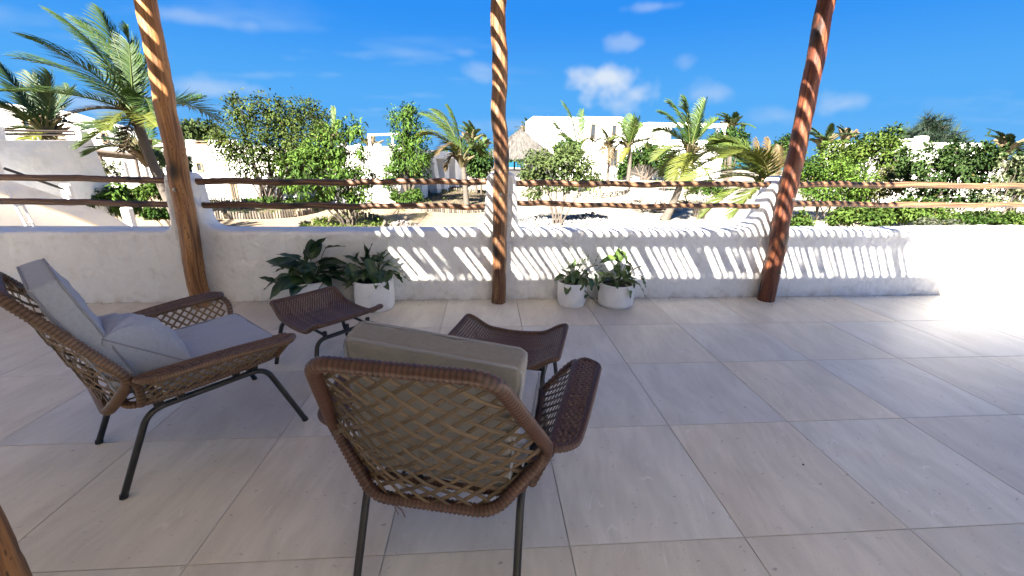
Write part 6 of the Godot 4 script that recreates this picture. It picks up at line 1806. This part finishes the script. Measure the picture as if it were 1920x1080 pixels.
	tree("hedge", "low trimmed green hedge along the ground at far right", "hedge", Vector3(22.76, -2.44, -15.09), [Vector3(22.45, -2.43, -15.48), Vector3(23.06, -2.44, -14.70)], [[22.29, -1.57, -15.28, 0.90, 0.32, 0.55], [22.76, -1.40, -14.80, 0.87, 0.33, 0.54], [23.41, -1.39, -14.45, 0.86, 0.33, 0.54], [23.46, -1.32, -13.69, 0.83, 0.32, 0.52], [23.89, -1.26, -13.26, 0.81, 0.31, 0.50], [22.35, -1.85, -16.00, 0.66, 0.25, 0.41]], 8000, 0.15, Color(0.04, 0.075, 0.018), Color(0.13, 0.19, 0.045), 0, -0.1, 0.03, "")
	tree("bare_shrub", "grey leafless shrub on the sand at the right", "shrub", Vector3(17.23, -2.48, -12.36), [Vector3(16.98, -2.48, -12.65), Vector3(17.33, -2.48, -12.25)], [[17.11, -1.20, -11.91, 0.56, 0.22, 0.35], [17.88, -1.20, -11.68, 0.51, 0.19, 0.32]], 900, 0.12, Color(0.1, 0.095, 0.08), Color(0.2, 0.19, 0.16), 0, 0.1, 0.025, "")
	tree("papaya_shrub", "bright green shrub with hand shaped leaves on a thin pale stem by the stair", "shrub", Vector3(-10.29, -2.55, -8.28), [Vector3(-10.29, -2.55, -8.28), Vector3(-10.24, -2.55, -8.32)], [[-10.88, 0.04, -7.99, 0.47, 0.14, 0.27], [-10.45, 0.13, -8.01, 0.41, 0.14, 0.25], [-10.87, -0.03, -7.67, 0.21, 0.11, 0.14], [-10.56, -0.22, -8.26, 0.37, 0.17, 0.24], [-10.61, -0.10, -7.87, 0.30, 0.12, 0.19]], 2100, 0.24, Color(0.06, 0.11, 0.02), Color(0.2, 0.3, 0.06), 1, 0.02, 0.045, "")
	tree("hedge", "dark trimmed hedge beside the left palms", "hedge", Vector3(-13.84, -2.45, -14.38), [Vector3(-13.97, -2.45, -14.28), Vector3(-13.58, -2.45, -14.57)], [[-14.18, -1.20, -13.92, 0.38, 0.21, 0.27], [-13.89, -1.23, -14.30, 0.35, 0.22, 0.26], [-13.65, -1.37, -14.64, 0.40, 0.25, 0.29]], 4000, 0.13, Color(0.02, 0.05, 0.012), Color(0.07, 0.13, 0.025), 0, -0.15, 0.03, "")
	tree("bush", "yellow green bush behind the left palm trunks", "bush", Vector3(-16.28, -2.40, -17.55), [Vector3(-16.28, -2.40, -17.55)], [[-16.59, -0.63, -17.01, 0.45, 0.20, 0.29], [-16.22, -0.52, -17.45, 0.51, 0.23, 0.33], [-16.88, -0.88, -17.01, 0.30, 0.15, 0.20], [-16.26, -0.90, -17.79, 0.41, 0.21, 0.28]], 3000, 0.18, Color(0.05, 0.09, 0.018), Color(0.17, 0.24, 0.05), 0, 0, 0.04, "")
	tree("frangipani_tree", "dark spiky leaved tree above the far white wall behind the left post", "tree", Vector3(-22.29, -2.19, -30.39), [Vector3(-22.42, -2.20, -30.30), Vector3(-22.15, -2.19, -30.48)], [[-22.61, 2.53, -30.12, 0.71, 0.63, 0.60], [-22.13, 2.77, -30.98, 0.89, 0.56, 0.65], [-21.19, 2.40, -30.70, 0.72, 0.64, 0.61], [-22.39, 1.69, -30.06, 1.03, 0.55, 0.71], [-21.86, 1.56, -30.88, 0.98, 0.57, 0.69]], 3600, 0.38, Color(0.03, 0.05, 0.02), Color(0.1, 0.12, 0.045), 0, 0.04, 0.12, "")
	tree("creeper", "dark climber on the corner of the white wall beside the left post", "climber", Vector3(-15.90, -2.38, -19.04), [Vector3(-15.90, -2.38, -19.04)], [[-16.00, 0.92, -19.12, 0.24, 0.59, 0.37], [-15.94, 0.26, -19.00, 0.22, 0.48, 0.31]], 1500, 0.2, Color(0.03, 0.05, 0.02), Color(0.09, 0.12, 0.04), 0, 0.02, 0.04, "")
	tree("bush", "leafy bush at the foot of the long white house below the upright tree", "bush", Vector3(-5.12, -2.29, -24.08), [Vector3(-5.12, -2.29, -24.08)], [[-6.14, -1.59, -23.72, 0.62, 0.38, 0.45], [-5.36, -1.36, -23.85, 0.48, 0.41, 0.40], [-6.59, -1.40, -23.83, 0.41, 0.34, 0.34]], 2200, 0.18, Color(0.04, 0.08, 0.015), Color(0.12, 0.19, 0.04), 0, -0.05, 0.04, "")
	tree("bush", "sparse green bush near the large olive tree's foot", "bush", Vector3(-14.51, -2.28, -24.78), [Vector3(-15.02, -2.29, -24.19), Vector3(-13.71, -2.28, -24.82)], [[-15.70, -1.84, -23.60, 0.54, 0.20, 0.33], [-15.01, -1.86, -24.48, 0.69, 0.28, 0.44], [-13.95, -1.99, -25.08, 0.85, 0.25, 0.50], [-12.70, -2.11, -24.93, 0.85, 0.28, 0.51], [-16.60, -1.93, -23.17, 0.46, 0.16, 0.28]], 3000, 0.2, Color(0.045, 0.085, 0.018), Color(0.14, 0.22, 0.045), 0, 0, 0.03, "")
	tree("bare_shrub", "thin leafless shrub in front of the left white wall", "shrub", Vector3(-15.78, -2.34, -21.48), [Vector3(-15.83, -2.34, -21.45), Vector3(-15.64, -2.33, -21.57)], [[-16.23, -1.42, -21.40, 0.43, 0.55, 0.44], [-15.88, -1.67, -21.48, 0.31, 0.31, 0.28]], 260, 0.14, Color(0.1, 0.09, 0.06), Color(0.22, 0.2, 0.14), 0, 0.05, 0.03, "")
	tree("bare_shrub", "thin wispy shrub by the gallery of the left building", "shrub", Vector3(-14.13, -2.47, -12.89), [Vector3(-14.16, -2.47, -12.87), Vector3(-14.10, -2.47, -12.92)], [[-14.35, 0.42, -12.89, 0.31, 0.35, 0.30], [-14.34, 0.61, -12.68, 0.15, 0.27, 0.19]], 240, 0.16, Color(0.1, 0.1, 0.06), Color(0.2, 0.19, 0.13), 0, 0.05, 0.03, "")
	var line := thing("tree_line", "far line of bushes and trees before the sea", "trees")
	crown(line, Vector3.ZERO, [[-70.29, 0.97, -53.55, 2.09, 0.64, 1.23], [-69.49, 0.92, -55.86, 1.73, 0.53, 1.02], [-66.48, 0.73, -57.23, 1.26, 0.39, 0.74], [-64.95, 0.71, -58.79, 1.86, 0.57, 1.09], [-62.90, 0.73, -60.27, 2.32, 0.71, 1.36], [-62.35, 0.89, -62.66, 1.78, 0.55, 1.05], [-60.49, 0.91, -63.20, 2.22, 0.68, 1.31], [-57.06, 0.73, -65.52, 2.77, 0.85, 1.63], [-55.55, 0.75, -69.06, 2.92, 0.89, 1.72], [-55.03, 0.86, -69.89, 1.83, 0.56, 1.07], [-49.82, 0.57, -71.40, 2.26, 0.69, 1.33], [-47.44, 0.58, -74.26, 2.09, 0.64, 1.23], [-44.00, 0.86, -75.32, 2.29, 0.70, 1.35], [-40.74, 0.57, -78.28, 2.07, 0.63, 1.22], [-35.22, 0.92, -80.15, 3.31, 1.01, 1.95], [-31.65, 0.79, -80.63, 1.93, 0.59, 1.13], [-28.38, 0.68, -81.40, 2.64, 0.81, 1.55], [-21.65, 0.84, -83.08, 2.01, 0.61, 1.18], [-19.51, 0.45, -84.57, 3.84, 1.17, 2.25], [-14.43, 0.72, -85.25, 2.59, 0.79, 1.52], [-7.86, 0.69, -85.23, 3.13, 0.96, 1.84], [-3.13, 0.58, -86.25, 2.25, 0.69, 1.32], [4.78, 0.77, -86.02, 2.17, 0.66, 1.28], [8.98, 0.65, -87.11, 3.64, 1.11, 2.14], [16.06, 0.67, -83.90, 2.84, 0.87, 1.67], [20.68, 0.48, -85.51, 2.88, 0.88, 1.69], [25.38, 0.50, -82.63, 3.02, 0.92, 1.78], [28.96, 0.41, -81.84, 2.79, 0.85, 1.64], [36.76, 0.48, -78.22, 3.58, 1.10, 2.11], [39.19, 0.46, -78.09, 2.12, 0.65, 1.25], [44.88, 0.55, -75.53, 3.30, 1.01, 1.94], [48.31, 0.61, -72.14, 1.95, 0.60, 1.15], [49.63, 0.87, -71.02, 3.10, 0.95, 1.82], [53.75, 0.81, -69.24, 3.22, 0.98, 1.89], [56.66, 0.53, -66.92, 1.87, 0.57, 1.10], [59.93, 0.67, -62.41, 3.06, 0.94, 1.80], [63.44, 0.71, -60.81, 2.72, 0.83, 1.60], [66.11, 0.55, -59.25, 2.64, 0.81, 1.55], [65.73, 0.61, -56.98, 2.28, 0.70, 1.34], [67.38, 0.71, -54.17, 1.75, 0.53, 1.03], [69.61, 0.81, -51.32, 1.83, 0.56, 1.07], [71.63, 0.77, -50.77, 1.44, 0.44, 0.84], [73.74, 0.90, -48.09, 2.22, 0.68, 1.30], [75.51, 0.79, -47.22, 2.10, 0.64, 1.23], [76.26, 0.92, -45.70, 2.31, 0.71, 1.36], [74.89, 0.82, -43.22, 2.23, 0.68, 1.31]], 9000, 0.9, Color(0.035, 0.06, 0.025), Color(0.10, 0.14, 0.055), 0, -0.05, "crowns")
	line.set_meta("kind", "stuff")


func _ready() -> void:
	rng.seed = 20240611
	noise.seed = 3; noise.frequency = 0.05; noise.fractal_octaves = 4
	fine.seed = 8; fine.frequency = 0.9; fine.fractal_octaves = 2
	var cam := Camera3D.new()
	cam.name = "camera"
	add_child(cam)
	cam.fov = 70.59
	cam.near = 0.05
	cam.far = 6000.0
	cam.position = Vector3(-0.8708, 1.2242, 3.3921)
	cam.basis = Basis(Vector3.UP, -0.0691) * Basis(Vector3.RIGHT, -0.3183) * Basis(Vector3.BACK, 0.0139)
	var env := Environment.new()
	env.background_mode = Environment.BG_SKY
	var sky := Sky.new()
	var pan := PanoramaSkyMaterial.new()
	pan.panorama = make_sky()
	sky.sky_material = pan
	env.sky = sky
	env.tonemap_mode = Environment.TONE_MAPPER_LINEAR
	env.tonemap_exposure = EXPOSURE
	env.sdfgi_enabled = true; env.ssao_enabled = true; env.ssil_enabled = true
	var we := WorldEnvironment.new()
	we.name = "world"
	we.environment = env
	add_child(we)
	var sun := DirectionalLight3D.new()
	sun.name = "sun"
	add_child(sun)
	sun.light_energy = 1.6
	sun.light_color = Color(1.0, 0.965, 0.91)
	sun.light_angular_distance = 0.65
	sun.shadow_enabled = true
	sun.look_at_from_position(Vector3(-0.48, 1.0, 0.95), Vector3.ZERO)
	make_materials()
	LEAVES = [small_leaf(0.10, 0.24, 0.15), small_leaf(0.12, 0.17, 0.45), spray_leaf()]

	# large structure: ground, sea, buildings
	make_ground()
	build_garden_buildings()

	# terrace
	make_floor()
	make_wall()
	make_pergola()
	make_added_house()
	post("wooden_post", "tan wooden post leaning by the left pier of the parapet", Vector3(-3.205, 0, 0.095), Vector3(-3.085, 2.5, 0.09), 0.070, 0.060, Vector3(0.012, 0, 0), "post_tan", [[0.94, -0.1, 1.0]], 10.0)
	post("wooden_post", "orange wooden post with a dark knot and long crack beside the middle pier", Vector3(-0.755, 0, 0.07), Vector3(-0.768, 2.5, 0.07), 0.062, 0.054, Vector3(0.012, 0, 0), "post_orange", [[0.92, 0.05, 1.0]], 20.0)
	post("wooden_post", "reddish brown wooden post leaning before the right pier of the parapet", Vector3(1.668, 0, 0.085), Vector3(1.618, 2.5, 0.08), 0.070, 0.058, Vector3(0.006, 0, 0), "post_red", [[0.27, 0.3, 1.0], [0.90, 0.1, 1.0]], 30.0)
	post("wooden_post", "golden wooden post cut off by the bottom left corner of the picture", Vector3(-1.922, 0, 2.745), Vector3(-1.925, 2.6, 2.75), 0.09, 0.088, Vector3.ZERO, "post_tan", [], 40.0)
	var rz := -0.1
	rail("upper dark rail left of the left pier", Vector3(-7.2, 1.0, rz), Vector3(-3.30, 0.995, rz), 0.026, 0.0, 1.0)
	rail("lower dark rail left of the left pier", Vector3(-7.2, 0.82, rz), Vector3(-3.30, 0.806, rz), 0.026, 0.004, 2.0)
	rail("upper rail between the left pier and the middle pier", Vector3(-3.19, 0.988, rz), Vector3(-0.80, 1.007, rz), 0.026, -0.012, 3.0)
	rail("lower rail between the left pier and the middle pier", Vector3(-3.15, 0.802, rz), Vector3(-0.80, 0.80, rz), 0.026, -0.006, 4.0)
	rail("upper rail between the middle pier and the right pier", Vector3(-0.63, 0.997, rz), Vector3(1.62, 1.006, rz), 0.025, -0.010, 5.0)
	rail("lower rail between the middle pier and the right pier", Vector3(-0.64, 0.837, rz), Vector3(1.60, 0.823, rz), 0.023, -0.022, 6.0)
	rail("upper rail running right from the red post", Vector3(1.64, 1.005, rz), Vector3(5.2, 0.985, rz), 0.026, 0.012, 7.0)
	rail("lower rail running right from the red post", Vector3(1.64, 0.842, rz), Vector3(5.2, 0.838, rz), 0.025, -0.006, 8.0)

	# chairs and footstools
	var near := make_chair("wicker_chair", "dark brown wicker armchair in front, seen from behind", Vector3(-0.958, 0, 2.232), 0.218, Color(0.042, 0.018, 0.013), Color(0.11, 0.054, 0.038), Color(0.042, 0.026, 0.013), Color(0.10, 0.064, 0.032), true)
	set_cushions(near, "grey back cushion of the front wicker chair, its cover colour darkened to stand in for shade", "grey seat cushion of the front wicker chair, mostly hidden by its back cushion", 0.205, L(0, 0, -0.012), -0.10, 1.0, "cushion_shaded")
	var left := make_chair("wicker_chair", "light brown wicker armchair at left with a throw pillow on its seat", Vector3(-2.168, 0, 1.722), 0.732, Color(0.085, 0.045, 0.025), Color(0.19, 0.108, 0.06), Color(0.12, 0.075, 0.036), Color(0.24, 0.16, 0.085))
	set_cushions(left, "pale grey back cushion leaning in the left wicker chair", "bluish grey seat cushion of the left wicker chair", 0.27, L(-0.02, 0, 0.01), 0.0, 5.0)
	make_pillow("plump pale grey pillow on the left wicker chair", left.transform * Transform3D(Basis(Vector3.UP, 0.30) * Basis(Vector3.RIGHT, 0.86) * Basis(Vector3.BACK, 0.1), L(-0.165, 0.075, 0.508)), 0.295, 0.118)
	make_stool("wicker_footstool", "brown wicker footstool with curled ends before the left chair", Vector3(-1.80, 0, 1.098), 0.732, Color(0.075, 0.040, 0.024), Color(0.165, 0.092, 0.054))
	make_stool("wicker_footstool", "dark brown wicker footstool with curled ends before the front chair", Vector3(-0.763, 0, 1.556), 0.295, Color(0.062, 0.032, 0.021), Color(0.145, 0.078, 0.048))

	make_dirt()

	# pots and plants along the wall
	pot("plant_pot", "white pot half hidden behind the left footstool", Vector3(-2.27, 0, 0.165), 0.157, 0.25, 0.95, 0.3)
	pot("plant_pot", "tall white pot next to the left footstool", Vector3(-1.78, 0, 0.165), 0.157, 0.25, 0.95, 1.3)
	pot("plant_pot", "small smooth white pot right of the middle post", Vector3(-0.13, 0, 0.13), 0.122, 0.205, 0.86, 2.3)
	pot("plant_pot", "wider rough white pot right of the small smooth one", Vector3(0.25, 0, 0.155), 0.148, 0.2, 0.99, 3.3)
	plant("dark large leaved plant in the half hidden pot, a long shoot reaching left", Vector3(-2.27, 0, 0.14), PLANT_A + leaf_fan(20, 0.17, 0.25, 0.40, 0.17, 0.24, 0.46, 0.5), 0.235, Color(0.010, 0.030, 0.012), Color(0.035, 0.075, 0.02))
	plant("bushy dark green plant in the tall white pot", Vector3(-1.78, 0, 0.095), PLANT_B + leaf_fan(22, 0.15, 0.27, 0.38, 0.12, 0.17, 0.40, 0.6), 0.235, Color(0.012, 0.036, 0.014), Color(0.045, 0.095, 0.025))
	plant("wilting plant with small leaves in the small smooth pot", Vector3(-0.13, 0, 0.11), PLANT_C + leaf_fan(14, 0.09, 0.22, 0.33, 0.07, 0.11, 0.42, 0.7), 0.185, Color(0.018, 0.048, 0.014), Color(0.075, 0.13, 0.03))
	plant("plant with long arching bright leaves in the wider rough pot", Vector3(0.25, 0, 0.135), PLANT_D + leaf_fan(14, 0.12, 0.20, 0.30, 0.09, 0.14, 0.36, 0.7), 0.18, Color(0.018, 0.050, 0.014), Color(0.09, 0.16, 0.03))

	# trees and plants of the garden
	plant_garden()
